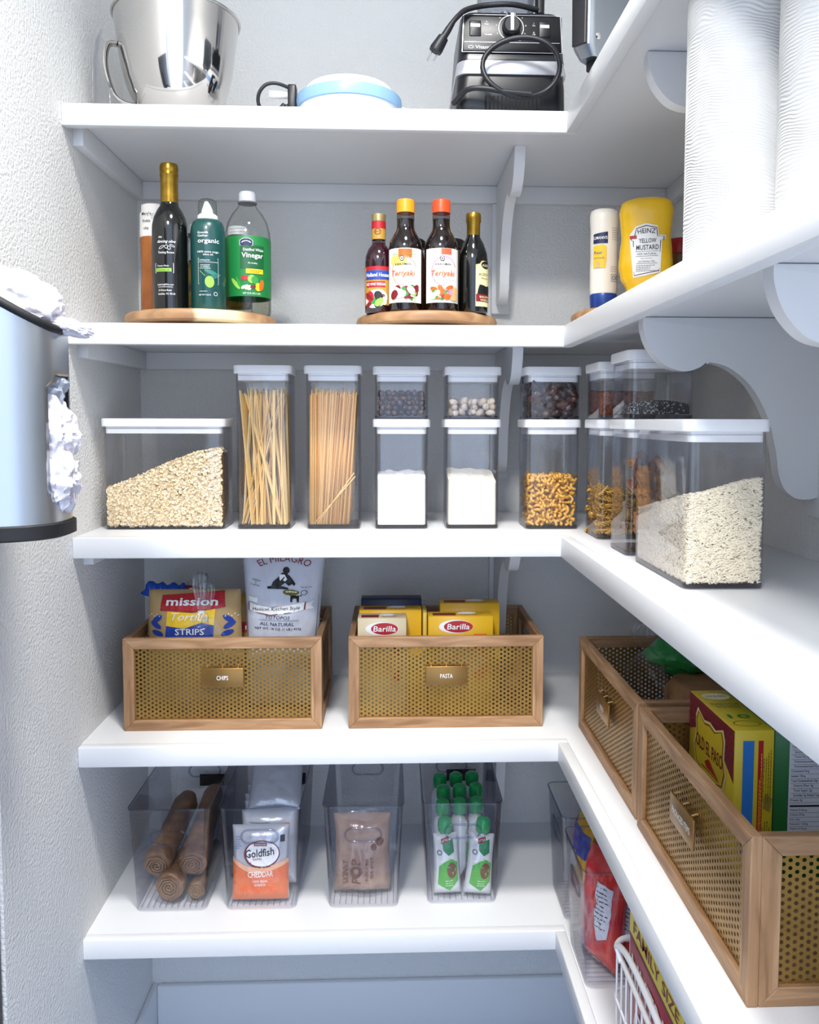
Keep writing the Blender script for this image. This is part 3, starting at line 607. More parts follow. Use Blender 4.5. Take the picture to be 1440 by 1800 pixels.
mark(t, 'crest', ell(.008, .090, .011, .007), C_, PK, off=.001, maxlen=.005); text(t, 'ALESSI', C_, .008, .089, .0048, PCR, .018, off=.0013); text(t, 'ACETO', C_, .004, .072, .005, PK, .024, off=.001); text(t, 'Balsamico', C_, .008, .065, .003, PBR, .022, shear=.3, off=.001)
mark(t, 'town_print', [(-.011, .034), (.028, .034), (.028, .044), (.020, .046), (.019, .052), (.016, .046), (.010, .050), (.006, .044), (.002, .052), (-.003, .044), (-.006, .053), (-.009, .044)], C_, PK, off=.0008, maxlen=.006)
mark(t, 'red_strip', rect(.008, .028, .042, .014), C_, PDR, off=.001, maxlen=.006); text(t, 'BALSAMIC\nVINEGAR', C_, .008, .027, .0042, PCR, .028, off=.0014)
for x, y, lb in ((.618, .212, 'jar with a dark lid behind the yellow-orange capped teriyaki'), (.700, .212, 'jar with a dark lid behind the red-orange capped teriyaki')):
    t = bottle('dark_lid_jar', lb, x, y)
    lathe('glass', [(0, .001), (.030, 0), (.034, .005), (.034, .125), (.030, .140), (.027, .148)], mat('brown_sauce', '4a2a18', .1, coat=.5), t, 40)
    lathe('lid', [(.0315, .148), (.033, .150), (.033, .163), (.030, .166), (0, .166)], mat('dark_lid', '241f1c', .4), t, 40)

# condiments on the far turntable
t = bottle('mayonnaise_bottle', 'white squeeze bottle of mayonnaise standing on its blue cap', .981, .048, .15)
MAY = mat('mayo_white', 'eee7da', .35)
lathe('cap', [(.020, 0), (.0235, .004), (.0255, .030), (.0245, .034)], mat('royal_blue_cap', '1f3f8c', .3), t, 44)
loft('squeeze_body', [[(x*s, y*s*.86, z) for x, y in [(cos(2*PI*k/40), sin(2*PI*k/40)) for k in range(40)]] for s, z in ((.0245, .033), (.0258, .040), (.0262, .08), (.0255, .105), (.0262, .125), (.0258, .150), (.0272, .165), (.0275, .178), (.0255, .187), (.020, .190))], MAY, t, ang=60)
C_ = lambda u, v, off: Vector(((.0264+off)*sin(u/.0264-.55), -(.0264*.86+off)*cos(u/.0264-.55), v))
mark(t, 'blue_shield', [(-.016, .125), (.012, .125), (.012, .146), (-.016, .142)], C_, PNV, off=.0012, maxlen=.005); text(t, "LLMANN'S", C_, -.002, .135, .0055, PW, .026, bold=0.0100, off=.0018)
mark(t, 'yellow_oval', [(-.016, .080), (.008, .080), (.010, .095), (.010, .118), (.004, .123), (-.016, .120)], C_, PY, off=.0010, maxlen=.005); text(t, 'Real', C_, -.006, .108, .006, PB, .016, shear=.2, off=.0016); text(t, 'MAYONNAISE', C_, -.004, .098, .0028, PB, .020, off=.0016)
mark(t, 'egg_print', ell(-.006, .086, .005, .006), C_, PTN, off=.0016); print_lines(t, C_, .020, .040, .130, .155, 6, PGR, .0007, 4, off=.0014); print_lines(t, C_, .018, .038, .072, .084, 3, PGR, .0007, 6, off=.0014)
outline(t, 'recycle_box', rect(.028, .062, .018, .014), C_, PGR, .0010, .0014); ring(t, 'recycle_mark', .025, .062, .004, .004, C_, PGR, .0012, 10, .0014); ring(t, 'recycle_mark', .033, .062, .004, .004, C_, PGR, .0012, 10, .0014)
t = bottle('mustard_bottle', 'yellow squeeze bottle of mustard standing on its cap', 1.042, -.012, -.30)
MUS = mat('mustard_yellow', 'f2bf12', .30, coat=.2)
def mus(z):    # half width, half depth by height
    P_ = [(.012, .024, .020), (.035, .034, .022), (.055, .044, .026), (.075, .048, .029), (.10, .046, .0275), (.125, .0435, .026), (.15, .0455, .027), (.17, .0475, .028), (.185, .045, .027), (.193, .036, .021), (.197, .020, .011)]
    for (a, b, c), (d, e, f) in zip(P_, P_[1:]):
        if z <= d: k = (z-a)/(d-a); k = k*k*(3-2*k); return b+(e-b)*k, c+(f-c)*k
    return P_[-1][1:]
def sup(n, a, b, e=.62): return [(a*(1 if cos(t_) > 0 else -1)*abs(cos(t_))**e, b*(1 if sin(t_) > 0 else -1)*abs(sin(t_))**e) for t_ in [2*PI*k/n for k in range(n)]]
loft('squeeze_body', [[(x, y, z) for x, y in sup(48, *mus(z))] for z in [.012+.185*k/36 for k in range(37)]], MUS, t, ang=70)
lathe('cap', [(.017, 0), (.019, .002), (.019, .012), (.017, .014)], mat('white_flip_cap', 'f0f0ee', .4), t, 32)
def F_(u, v, off):
    a_, b_ = mus(v); return Vector((u, -b_*max(0, 1-min(1, abs(u/a_))**3.226)**.31-off, v))
lbp = [(-.021, .052), (.026, .060), (.028, .118), (.034, .118), (.034, .126), (.022, .126), (.020, .142), (.000, .147), (-.018, .142), (-.022, .128), (-.028, .128), (-.028, .120), (-.024, .118)]
mark(t, 'label', lbp, F_, PW, off=.0010, maxlen=.005); lb2 = [(x*.93+.0, (y-.098)*.93+.098) for x, y in lbp]; outline(t, 'label_line', lb2, F_, PK, .0013, .0020)
text(t, 'HEINZ', F_, .001, .134, .0085, PK, .031, bold=0.004, off=.0018, arc=.08); text(t, 'YELLOW', F_, .003, .1165, .0080, PK, .030, bold=0.0100, off=.0018); text(t, 'MUSTARD', F_, .003, .1045, .0090, PK, .039, bold=0.0100, off=.0018)
mark(t, 'rule', rect(.002, .0975, .040, .0006), F_, PK, off=.0018); text(t, '100% NATURAL', F_, .002, .0930, .0036, PK, .034, off=.0018); mark(t, 'rule', rect(.002, .0890, .038, .0006), F_, PK, off=.0018); text(t, 'DELICIOUSLY', F_, .002, .0850, .0018, PK, .022, off=.0018); text(t, 'UNCOMMONLY WELL', F_, .002, .0795, .0030, PK, .030, off=.0018); mark(t, 'rule', rect(.002, .0760, .036, .0006), F_, PK, off=.0018)
print_lines(t, F_, -.016, .020, .062, .074, 4, PGR, .0009, 3, off=.0018); mark(t, 'red_tab', rect(-.022, .1235, .012, .0055), F_, PR, off=.0024)
t = bottle('red_lid_jar', 'small spice jar with a red lid behind the mustard bottle', 1.128, .055)
lathe('glass', [(0, .001), (.024, 0), (.027, .004), (.027, .105), (.025, .112)], mat('spice_brown', '7a5a2c', .3, noise=('5a3a18', 40, .3, .7)), t, 36)
lathe('lid', [(.0278, .110), (.0285, .112), (.0285, .136), (.027, .138), (0, .138)], mat('red_lid', 'a3141c', .4), t, 40); lathe('label', [(.0273, .03), (.0274, .031), (.0274, .085), (.0273, .086)], mat('pink_label', 'c9b0a8', .6), t, 36); print_lines(t, cyl(.0275, -.3), -.02, .02, .04, .08, 5, PDR, .0015, 8)
t = bottle('dark_bottle', 'dark bottle glimpsed between the mustard and the paper towel', 1.140, -.022)
lathe('glass', [(0, .001), (.020, 0), (.023, .004), (.023, .10), (.012, .125), (.011, .146), (0, .146)], DG, t, 32)

# ------------------------------------------------------------------ paper towels
def towel_mat():
    m = bpy.data.materials.new('embossed_paper'); m.use_nodes = True; nt = m.node_tree; b = nt.nodes['Principled BSDF']
    b.inputs['Base Color'].default_value = lin('d6d6d5'); b.inputs['Roughness'].default_value = .9
    tc = nt.nodes.new('ShaderNodeTexCoord'); mp = nt.nodes.new('ShaderNodeMapping'); mp.inputs['Rotation'].default_value = (0, 1.35, 0)
    wv = nt.nodes.new('ShaderNodeTexWave'); wv.inputs['Scale'].default_value = 85; wv.inputs['Distortion'].default_value = 26; wv.inputs['Detail'].default_value = 1.5; wv.inputs['Detail Scale'].default_value = .22
    bp = nt.nodes.new('ShaderNodeBump'); bp.inputs['Strength'].default_value = .55; bp.inputs['Distance'].default_value = .002
    nt.links.new(tc.outputs['Object'], mp.inputs[0]); nt.links.new(mp.outputs[0], wv.inputs['Vector']); nt.links.new(wv.outputs['Fac'], bp.inputs['Height']); nt.links.new(bp.outputs['Normal'], b.inputs['Normal']); return m
TM = towel_mat()
for x, y, lb in ((.998, -.545, 'white embossed paper towel roll nearest the mustard bottle'), (1.042, -.690, 'white embossed paper towel roll nearest the camera at the picture edge')):
    t = thing('paper_towel_roll', lb, 'paper towel', (x, y, Z[1]), group='paper towel rolls')
    lathe('paper', [(.022, 0), (.068, 0), (.071, .003), (.0715, .317), (.069, .320), (.022, .320), (.022, 0)], TM, t, 64)
    lathe('core', [(.019, .001), (.0215, .001), (.0215, .319), (.019, .319), (.019, .001)], mat('cardboard', 'b08d62', .8), t, 32)

# ================================================================== middle shelf: clear dry-food containers
LID = mat('container_lid', 'f5f5f6', .32); BASEM = clear('acrylic_base', 'dcdae2', '77737f', .9)
Z3 = Z[2]
def container(name, label, x0, y0, w_, d_, h_, z=Z3):
    """x0, y0: left and near edge of the body"""
    t = thing(name, label, 'container', (x0+w_/2, y0+d_/2, z), group='clear dry-food containers')
    r = .011; top = h_-.0165
    rings = [(w_-.004, d_-.004, r-.002, 0), (w_, d_, r, .003), (w_, d_, r, top), (w_-.005, d_-.005, r-.0025, top), (w_-.005, d_-.005, r-.0025, .0075)]
    rprism('clear_body', rings, CLR, t, 5, cap0=False)
    rprism('base', [(w_-.003, d_-.003, r-.0015, .0012), (w_-.0008, d_-.0008, r-.0004, .0035), (w_-.0008, d_-.0008, r-.0004, .0068)], BASEM, t, 5)
    rprism('lid', [(w_+.007, d_+.007, r+.0035, top+.0004), (w_+.009, d_+.009, r+.0045, top+.0014), (w_+.009, d_+.009, r+.0045, h_-.0022), (w_+.006, d_+.006, r+.003, h_-.0003), (w_-.012, d_-.012, r, h_-.0003)], LID, t, 5)
    c = rprism('lid_collar', [(w_-.0075, d_-.0075, r-.003, top-.013), (w_-.0065, d_-.0065, r-.003, top-.012), (w_-.0065, d_-.0065, r-.003, top+.001)], LID, t, 5)
    tube('gasket', [(x, y, top-.0035) for x, y in rrect(w_-.0068, d_-.0068, r-.003, 5)], .0009, mat('gasket_grey', 'c9cbd2', .5), c, 6, True)
    return t
S_ = .1045; HT, HL, HU = .322, .218, .103
YB = .112
OATS = (.020, YB, .232, S_); container('storage_container', 'wide clear container of rolled oats by the left wall', *OATS[:2], *OATS[2:], .218)
FET = (.277, YB); container('storage_container', 'tall clear container of fettuccine strands', *FET, S_, S_, HT)
SPA = (.414, YB); container('storage_container', 'tall clear container packed with spaghetti', *SPA, S_, S_, HT)
SUG = (.549, YB); container('storage_container', 'clear container of white sugar under the raisins', *SUG, S_, S_, HL)
container('storage_container', 'short clear container of raisins stacked on the sugar', *SUG, S_, S_, HU, Z3+HL)
FLO = (.690, YB); container('storage_container', 'clear container of cream flour under the white beans', *FLO, S_, S_, HL)
container('storage_container', 'short clear container of white beans stacked on the flour', *FLO, S_, S_, HU, Z3+HL)
MAC = (.848, YB-.010); container('storage_container', 'clear container of elbow macaroni under the dates', *MAC, S_, S_, HL)
container('storage_container', 'short clear container of dark dates stacked on the elbow macaroni', *MAC, S_, S_, HU, Z3+HL)
ROT = (.955, -.044); container('storage_container', 'clear container of spiral pasta behind the dried peppers', *ROT, S_, S_, HL)
container('storage_container', 'short clear container of red lentils stacked on the spiral pasta', *ROT, S_, S_, HU, Z3+HL)
CHI = (.955, -.226); container('storage_container', 'clear container of dried peppers behind the rice', *CHI, S_, S_, HL)
container('storage_container', 'short clear container of black seeds stacked on the dried peppers', *CHI, S_, S_, HU+.006, Z3+HL)
RIC = (.955, -.487, S_, .222); container('storage_container', 'large clear container of white rice nearest the camera', *RIC, .218)
IN = .0045; FLOOR = .0082

def heap(name, label, x0, y0, w_, d_, z, hf, m, cat, n=24, seed=0, rough=.0, kind='stuff', inset=0):
    """solid fill with a lumpy top: hf(u, v) gives its height, u, v in 0..1"""
    i_ = IN+inset; x0 += i_; y0 += i_; w_ -= 2*i_; d_ -= 2*i_; vs, fs = [], []; nx = max(8, int(n*w_/.1)); ny = max(8, int(n*d_/.1)); r = .007
    def clampc(u, v):
        x, y = u*w_, v*d_; cx = min(max(x, r), w_-r); cy = min(max(y, r), d_-r); dx, dy = x-cx, y-cy; L = math.hypot(dx, dy)
        if L > r: dx, dy = dx/L*r, dy/L*r
        return cx+dx, cy+dy
    for j in range(ny+1):
        for i in range(nx+1):
            u, v = i/nx, j/ny; x, y = clampc(u, v)
            vs.append((x-w_/2, y-d_/2, hf(u, v)+rough*mnoise.noise(Vector((x*90+seed, y*90, 3)))))
    for j in range(ny):
        for i in range(nx): a = j*(nx+1)+i; fs.append((a, a+1, a+nx+2, a+nx+1))
    per = [i for i in range(nx+1)]+[j*(nx+1)+nx for j in range(1, ny+1)]+[ny*(nx+1)+i for i in range(nx-1, -1, -1)]+[j*(nx+1) for j in range(ny-1, 0, -1)]
    k0 = len(vs)
    for p in per: vs.append((vs[p][0], vs[p][1], 0))
    for k in range(len(per)): k2 = (k+1) % len(per); fs.append((per[k2], per[k], k0+k, k0+k2))
    fs.append(tuple(k0+k for k in range(len(per)))[::-1])
    o = pyd(name, vs, fs, m, None); o.location = (x0+w_/2, y0+d_/2, z+FLOOR); tag(o, label, cat, kind=kind); autosmooth(o, 60); return o
def lobe(u, a, b): k = min(max((u-a)/(b-a), 0), 1); return k*k*(3-2*k)
def bits(name, placements, tmpl, m, parent):
    """many small grains joined into one mesh; tmpl = (verts, faces)"""
    V, F = tmpl; vs, fs = [], []
    for M in placements:
        k = len(vs); vs += [tuple(M @ Vector(v)) for v in V]; fs += [tuple(k+i for i in f) for f in F]
    me = bpy.data.meshes.new(name); me.from_pydata(vs, [], fs); me.update(); o = link(name, me, m, parent); o['kind'] = 'stuff'; return o
def rot_rand(rg, tilt, base=None):
    return Matrix.Rotation(rg.uniform(-tilt, tilt), 4, 'X') @ Matrix.Rotation(rg.uniform(-tilt, tilt), 4, 'Y') @ Matrix.Rotation(rg.uniform(-tilt, tilt), 4, 'Z')
def speckle(name, cols, scale, rough=.6, detail=0):
    m = bpy.data.materials.new(name); m.use_nodes = True; nt = m.node_tree; b = nt.nodes['Principled BSDF']; b.inputs['Roughness'].default_value = rough
    tc = nt.nodes.new('ShaderNodeTexCoord'); v = nt.nodes.new('ShaderNodeTexVoronoi'); v.inputs['Scale'].default_value = scale
    r = nt.nodes.new('ShaderNodeValToRGB'); r.color_ramp.interpolation = 'CONSTANT'; sp = nt.nodes.new('ShaderNodeSeparateColor')
    for k, c in enumerate(cols):
        e = r.color_ramp.elements[k] if k < 2 else r.color_ramp.elements.new(k/len(cols)); e.position = k/len(cols); e.color = lin(c)
    bp = nt.nodes.new('ShaderNodeBump'); bp.inputs['Strength'].default_value = .6; bp.inputs['Distance'].default_value = .002; bp.invert = True
    nt.links.new(tc.outputs['Object'], v.inputs['Vector']); nt.links.new(v.outputs['Color'], sp.inputs[0]); nt.links.new(sp.outputs[0], r.inputs['Fac']); nt.links.new(r.outputs['Color'], b.inputs['Base Color'])
    nt.links.new(v.outputs['Distance'], bp.inputs['Height']); nt.links.new(bp.outputs['Normal'], b.inputs['Normal']); return m

# oats
oh = lambda u, v: .066+.086*lobe(u, -.25, 1.05)-.012*v
oat_d = mat('oat_shade', '8f7350', .8)
o = heap('rolled_oats', 'pale rolled oats sloping up to one side of the wide container', *OATS[:2], OATS[2], OATS[3], Z3, lambda u, v: oh(u, v)-.004, speckle('oat_gap_shade', ('a88a60', 'c0a478', '7a5c38'), 260), 'oats', inset=.004)  # darker under-layer paints the shade in the gaps between flakes
rg = random.Random(4); FL = ([(.0042*cos(a)*(1+.2*sin(3*a)), .0008*(1 if k % 2 else -1), .0034*sin(a)) for k, a in enumerate([2*PI*i/7 for i in range(7)])], [(0, 1, 2, 3, 4, 5, 6)])
pl = []; w_, d_ = OATS[2]-2*IN, OATS[3]-2*IN
for k in range(3400):
    u = rg.random(); top = oh(u, 0); z = rg.random()*top
    s = rg.uniform(.7, 1.25); pl.append(Matrix.Translation(((u-.5)*w_*.985, -d_/2+.0002+rg.random()*.0034, z)) @ rot_rand(rg, .45) @ Matrix.Rotation(rg.random()*6.3, 4, 'Y') @ Matrix.Scale(s, 4))
for k in range(2400):
    u, v = rg.random(), rg.random(); pl.append(Matrix.Translation(((u-.5)*w_*.98, (v-.5)*d_*.97, oh(u, v)-.002+rg.random()*.003)) @ Matrix.Rotation(PI/2+rg.uniform(-.7, .7), 4, 'X') @ Matrix.Rotation(rg.uniform(-.6, .6), 4, 'Z') @ Matrix.Rotation(rg.random()*6.3, 4, 'Y') @ Matrix.Scale(rg.uniform(.7, 1.25), 4))
bits('oat_flakes', pl, FL, speckle('oat_flake', ('fbeccb', 'efd9ae', 'fff4dc', 'e2c598', 'f6e4c0'), 420, .8), o)
# rice
rh = lambda u, v: .114+.020*lobe(u, 0, 1)*(1-v*.3)-.040*v
o = heap('white_rice', 'white rice heaped in the large container', *RIC[:2], RIC[2], RIC[3], Z3, lambda u, v: rh(u, v)-.003, mat('rice_base', 'c9bca2', .7), 'rice', inset=.0035)
GR = ([(0, 0, -.0034), (.0009, 0, -.0018), (0, .0009, -.0018), (-.0009, 0, -.0018), (0, -.0009, -.0018), (.0009, 0, .0018), (0, .0009, .0018), (-.0009, 0, .0018), (0, -.0009, .0018), (0, 0, .0034)],
      [(0, 2, 1), (0, 3, 2), (0, 4, 3), (0, 1, 4), (1, 2, 6, 5), (2, 3, 7, 6), (3, 4, 8, 7), (4, 1, 5, 8), (9, 5, 6), (9, 6, 7), (9, 7, 8), (9, 8, 5)])
w_, d_ = RIC[2]-2*IN, RIC[3]-2*IN; pl = []
for k in range(4600):
    u = rg.random(); z = rg.random()*rh(u, 0)
    pl.append(Matrix.Translation(((u-.5)*w_*.98, -d_/2-.0004+rg.random()*.0030, z)) @ Matrix.Rotation(rg.uniform(-.3, .3), 4, 'X') @ Matrix.Rotation(PI/2+rg.gauss(0, .6), 4, 'Y'))
for k in range(7000):
    v = rg.random(); z = rg.random()*rh(0, v)
    pl.append(Matrix.Translation((-w_/2-.0004+rg.random()*.0030, (v-.5)*d_*.98, z)) @ Matrix.Rotation(rg.uniform(-.3, .3), 4, 'Y') @ Matrix.Rotation(PI/2+rg.gauss(0, .6), 4, 'X'))
for k in range(5000):
    u, v = rg.random(), rg.random(); pl.append(Matrix.Translation(((u-.5)*w_*.98, (v-.5)*d_*.98, rh(u, v)-.001+rg.random()*.002)) @ Matrix.Rotation(rg.random()*6.3, 4, 'Z') @ Matrix.Rotation(PI/2+rg.uniform(-.5, .5), 4, 'X'))
bits('rice_grains', pl, GR, mat('rice_grain', 'f7ecd4', .45), o)
# powders
SUGW = mat('sugar_white', 'e6e6e7', .85, bump=(260, .3)); heap('white_sugar', 'white sugar with a crumbly top, under the raisins', *SUG, S_, S_, Z3, lambda u, v: .092+.010*v, SUGW, 'sugar', 40, 1, .005)
heap('flour', 'cream flour filled half way, under the white beans', *FLO, S_, S_, Z3, lambda u, v: .088+.020*v-.004*u, mat('flour_cream', 'e4dfd2', .9), 'flour', 30, 2, .003)
heap('red_lentils', 'reddish brown lentils in the short container over the spiral pasta', *ROT, S_, S_, Z3+HL, lambda u, v: .040+.006*v, speckle('lentil', ('7a3a1c', '9a5028', '5e2a14', '87431f'), 330), 'lentils', 40, 3, .003)
o = heap('black_seeds', 'black seeds with white flecks in the short container', *CHI, S_, S_, Z3+HL, lambda u, v: .016+.006*sin(u*PI), speckle('chia', ('1c1b1e', '2c2a2e', '121114', 'b0aca6', '232126'), 480), 'seeds', 40, 4, .002)

# countable pieces, each a thing of its own
def piece(name, me, M, label, cat, group):
    o = bpy.data.objects.new(name, me); COL.objects.link(o); o.matrix_world = M; tag(o, label, cat, group); return o
def template(fn, m, name):
    bm = bmesh.new(); fn(bm); bmesh.ops.recalc_face_normals(bm, faces=bm.faces[:]); me = bpy.data.meshes.new(name); bm.to_mesh(me); bm.free(); me.materials.append(m)
    me.polygons.foreach_set('use_smooth', [True]*len(me.polygons)); return me
def blob(dims, seed, amp, sub=2, freq=1.6):
    def f(bm):
        bmesh.ops.create_icosphere(bm, subdivisions=sub, radius=1)
        for v in bm.verts:
            n = mnoise.noise(v.co*freq+Vector((seed, 0, 0))); v.co = Vector((v.co.x*dims[0], v.co.y*dims[1], v.co.z*dims[2]))*(1+amp*n)
    return f
def packed(x0, y0, w_, d_, z, h_, step, rg, hf=None, jit=.25, shell=None):
    """centres of a loose packing that fills a box"""
    nx, ny, nz = max(1, int(w_/step[0])), max(1, int(d_/step[1])), max(1, int(round(h_/step[2])))
    for k in range(nz):
        for j in range(ny):
            for i in range(nx):
                if shell and not (j == 0 or i == 0 or k >= nz-shell): continue
                u, v = (i+.5+(.25 if k % 2 else -.0))/nx, (j+.5)/ny; zz = (k+.5)*step[2]
                if hf and zz > hf(min(u, 1), v): continue
                u = min(max(u+rg.uniform(-jit, jit)/nx, .5*step[0]/w_*.9), 1-.5*step[0]/w_*.9); v = v+rg.uniform(-jit, jit)*(.3 if j == 0 else 1)/ny
                yield x0+u*w_, y0+v*d_, z+zz+rg.uniform(-jit, jit)*step[2]*.5
def fill(name, x0, y0, zc, hf, meshes, step, hmax, label, cat, group, seed, tilt=3.1, jit=.25, shell=None):
    rg = random.Random(seed)
    for k, (x, y, z) in enumerate(packed(x0+IN, y0+IN, S_-2*IN, S_-2*IN, zc+FLOOR, hmax, step, rg, hf, jit, shell)):
        piece(name, meshes[k % len(meshes)], Matrix.Translation((x, y, z)) @ rot_rand(rg, tilt) @ Matrix.Scale(rg.uniform(.9, 1.1), 4), label, cat, group)
RAI = [template(blob((.0062, .0048, .0050), k, .30), mat('raisin_%d' % k, c, .45, bump=(500, .5)), 'raisin') for k, c in enumerate(('4a3328', '5b4a56', '6a4a30', '3c3038'))]
fill('raisin', *SUG, Z3+HL, lambda u, v: .050+.004*sin(u*9), RAI, (.0122, .0135, .0095), .050, 'dark raisin in the short container stacked on the sugar', 'raisin', 'raisins in the short container', 1)
BEA = [template(blob((.0100, .0068, .0066), 5+k, .16), mat('bean_%d' % k, c, .4, noise=('b09a84', 300, .55, .7)), 'white_bean') for k, c in enumerate(('d9cbbb', 'c9b8a6'))]
fill('white_bean', *FLO, Z3+HL, lambda u, v: .034+.004*sin(u*7), BEA, (.0165, .0160, .0105), .036, 'speckled white bean in the short container stacked on the flour', 'bean', 'white beans in the short container', 2)
DAT = [template(blob((.0165, .0085, .0085), 9+k, .22, 3, 2.2), mat('date_%d' % k, c, .28, bump=(260, .6, .003), coat=.3), 'date') for k, c in enumerate(('38201c', '4a2a20', '2c1a1c'))]
fill('date', *MAC, Z3+HL, lambda u, v: .057+.008*sin(u*PI), DAT, (.0235, .0170, .0125), .062, 'glossy dark date in the short container stacked on the macaroni', 'date', 'dates in the short container', 3, .9)
def elbow(bm):
    tube_bm(bm, [(.0066*cos(a), 0, .0066*sin(a)-.003) for a in [PI*(.05+.9*k/7) for k in range(8)]], .0029, 8)
ELB = [template(elbow, mat('macaroni', 'd9a54a', .4), 'macaroni')]
for mf in ELB:   # dark bore at both ends
    pass
fill('elbow_macaroni', *MAC, Z3, lambda u, v: .094, ELB, (.0112, .0112, .0080), .095, 'yellow elbow macaroni piece in the clear container under the dates', 'pasta', 'elbow macaroni in the container', 4, 3.1, .3, 1)
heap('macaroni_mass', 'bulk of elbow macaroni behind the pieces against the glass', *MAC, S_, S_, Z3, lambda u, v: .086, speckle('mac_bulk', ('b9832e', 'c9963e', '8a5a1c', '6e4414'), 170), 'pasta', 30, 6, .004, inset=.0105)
def spiral(bm):
    n, R_ = 22, .0048
    for s in range(3):
        V = []
        for k in range(n+1):
            a = 2*PI*s/3+k/n*2*PI*1.6; z = -.015+.03*k/n; V.append((bm.verts.new((.0008*cos(a+1.5), .0008*sin(a+1.5), z)), bm.verts.new((R_*cos(a), R_*sin(a), z)), bm.verts.new((.0045*cos(a+.35), .0045*sin(a+.35), z))))
        for k in range(n):
            for q in range(3): bm.faces.new((V[k][q], V[k][(q+1) % 3], V[k+1][(q+1) % 3], V[k+1][q]))
SPI = [template(spiral, mat('rotini', 'd8a94e', .42), 'rotini')]
fill('spiral_pasta', *ROT, Z3, lambda u, v: .088, SPI, (.0150, .0150, .0120), .090, 'yellow spiral pasta piece in the clear container behind the dried peppers', 'pasta', 'spiral pasta in the container', 6, 1.6, .25, 1)
heap('spiral_mass', 'bulk of spiral pasta behind the pieces against the glass', *ROT, S_, S_, Z3, lambda u, v: .080, speckle('rot_bulk', ('b98a34', 'c99c4a', '7a521c', '936a28'), 120), 'pasta', 30, 7, .004, inset=.012)
PEP = []
for k, c in enumerate(('a4601c', '7a3c16', 'c47a24', '5a2a14')):
    def pep(bm, k=k):
        rg2 = random.Random(k); pts = crom([(-.022+.011*i+rg2.uniform(-.003, .003), rg2.uniform(-.006, .006), rg2.uniform(-.008, .008)+.006*sin(i)) for i in range(5)], 4)
        tube_bm(bm, pts, [(.0022+.0075*sin(PI*min(1, (i+.7)/(len(pts)-.3)))**.7) for i in range(len(pts))], 10)
        for v in bm.verts: v.co *= 1+.22*mnoise.noise(v.co*160+Vector((k, 0, 0)))
    PEP.append(template(pep, mat('dried_pepper_%d' % k, c, .25, coat=.5, noise=('3a1c0c', 60, .45, .75)), 'dried_pepper'))
rg = random.Random(12)
for k in range(34):
    z = Z3+.024+.120*(k/34); edge = k % 3
    x = CHI[0]+(.026+rg.random()*.055); y = CHI[1]+(.016 if edge else .03+rg.random()*.05)+rg.random()*.006
    if z > Z3+.10: x = CHI[0]+.024+rg.random()*.030
    piece('dried_pepper', PEP[k % 4], Matrix.Translation((x, y, z)) @ Matrix.Rotation(rg.uniform(-.6, .6), 4, 'Z') @ Matrix.Rotation(rg.uniform(.4, 1.9), 4, 'Y'), 'orange brown dried pepper in the clear container behind the rice', 'dried pepper', 'dried peppers in the container')
# strands
def strand_me(name, w_, th, L, m, seg=1):
    def f(bm):
        if th is None: tube_bm(bm, [(0, 0, 0), (0, 0, L)], w_, 6)
        else: bbox(bm, -w_/2, w_/2, -th/2, th/2, 0, L)
    return template(f, m, name)
FM = [strand_me('fettuccine', .0058, .0014, L, mat('fettuccine_%d' % k, c, .5)) for k, (c, L) in enumerate((('e3c384', .265), ('d9b26c', .258), ('e9d0a0', .270), ('cf9f52', .255)))]
for m_ in FM: m_.polygons.foreach_set('use_smooth', [False]*len(m_.polygons))
rg = random.Random(21); x0, y0 = FET[0]+IN+.004, FET[1]+IN+.003; ww = S_-2*IN-.008
for k in range(120):
    layer = k % 12*.66; a = (k*.618) % 1; b = min(max(a+rg.gauss(0, .30), 0), 1)
    ya = y0+ww*layer/8; yb = y0+ww*min(max(layer/8+rg.uniform(-.12, .12), 0), 1)
    p = Vector((x0+ww*b, ya, Z3+FLOOR+.001)); q = Vector((x0+ww*(1-b if rg.random() < .35 else a), yb, Z3+FLOOR+.258)); d = (q-p).normalized()
    M = Matrix.Translation(p) @ d.to_track_quat('Z', 'Y').to_matrix().to_4x4() @ Matrix.Rotation(rg.uniform(-.5, .5), 4, 'Z')
    piece('fettuccine_strand', FM[k % 4], M, 'long flat fettuccine strand in the tall clear container', 'pasta', 'fettuccine in the tall container')
SM = [strand_me('spaghetti', .0013, None, L, mat('spaghetti_%d' % k, c, .45)) for k, (c, L) in enumerate((('d9a860', .262), ('c8904a', .258), ('e2b878', .266), ('b97f38', .255)))]
x0, y0 = SPA[0]+IN+.002, SPA[1]+IN+.0015; ww = S_-2*IN-.004
for k in range(290):
    front = k < 150; v = rg.random()*.10 if front else .1+.9*rg.random(); u = (k % 150)/150 if front else rg.random()
    p = Vector((x0+ww*min(max(u-.12*(u > .3)-.16*rg.random()*u, 0), 1), y0+ww*v, Z3+FLOOR+.001)); q = Vector((x0+ww*min(u+.03*rg.random(), 1), y0+ww*min(v+rg.random()*.03, 1), Z3+FLOOR+.258)); d = (q-p).normalized()
    piece('spaghetti_strand', SM[k % 4], Matrix.Translation(p) @ d.to_track_quat('Z', 'Y').to_matrix().to_4x4() @ Matrix.Scale(rg.uniform(.965, 1.02), 4, (0, 0, 1)), 'long thin spaghetti strand in the packed tall container', 'pasta', 'spaghetti in the tall container')
SB = [strand_me('spaghetti_short', .0013, None, .125, mat('spaghetti_2', 'e2b878', .45))]
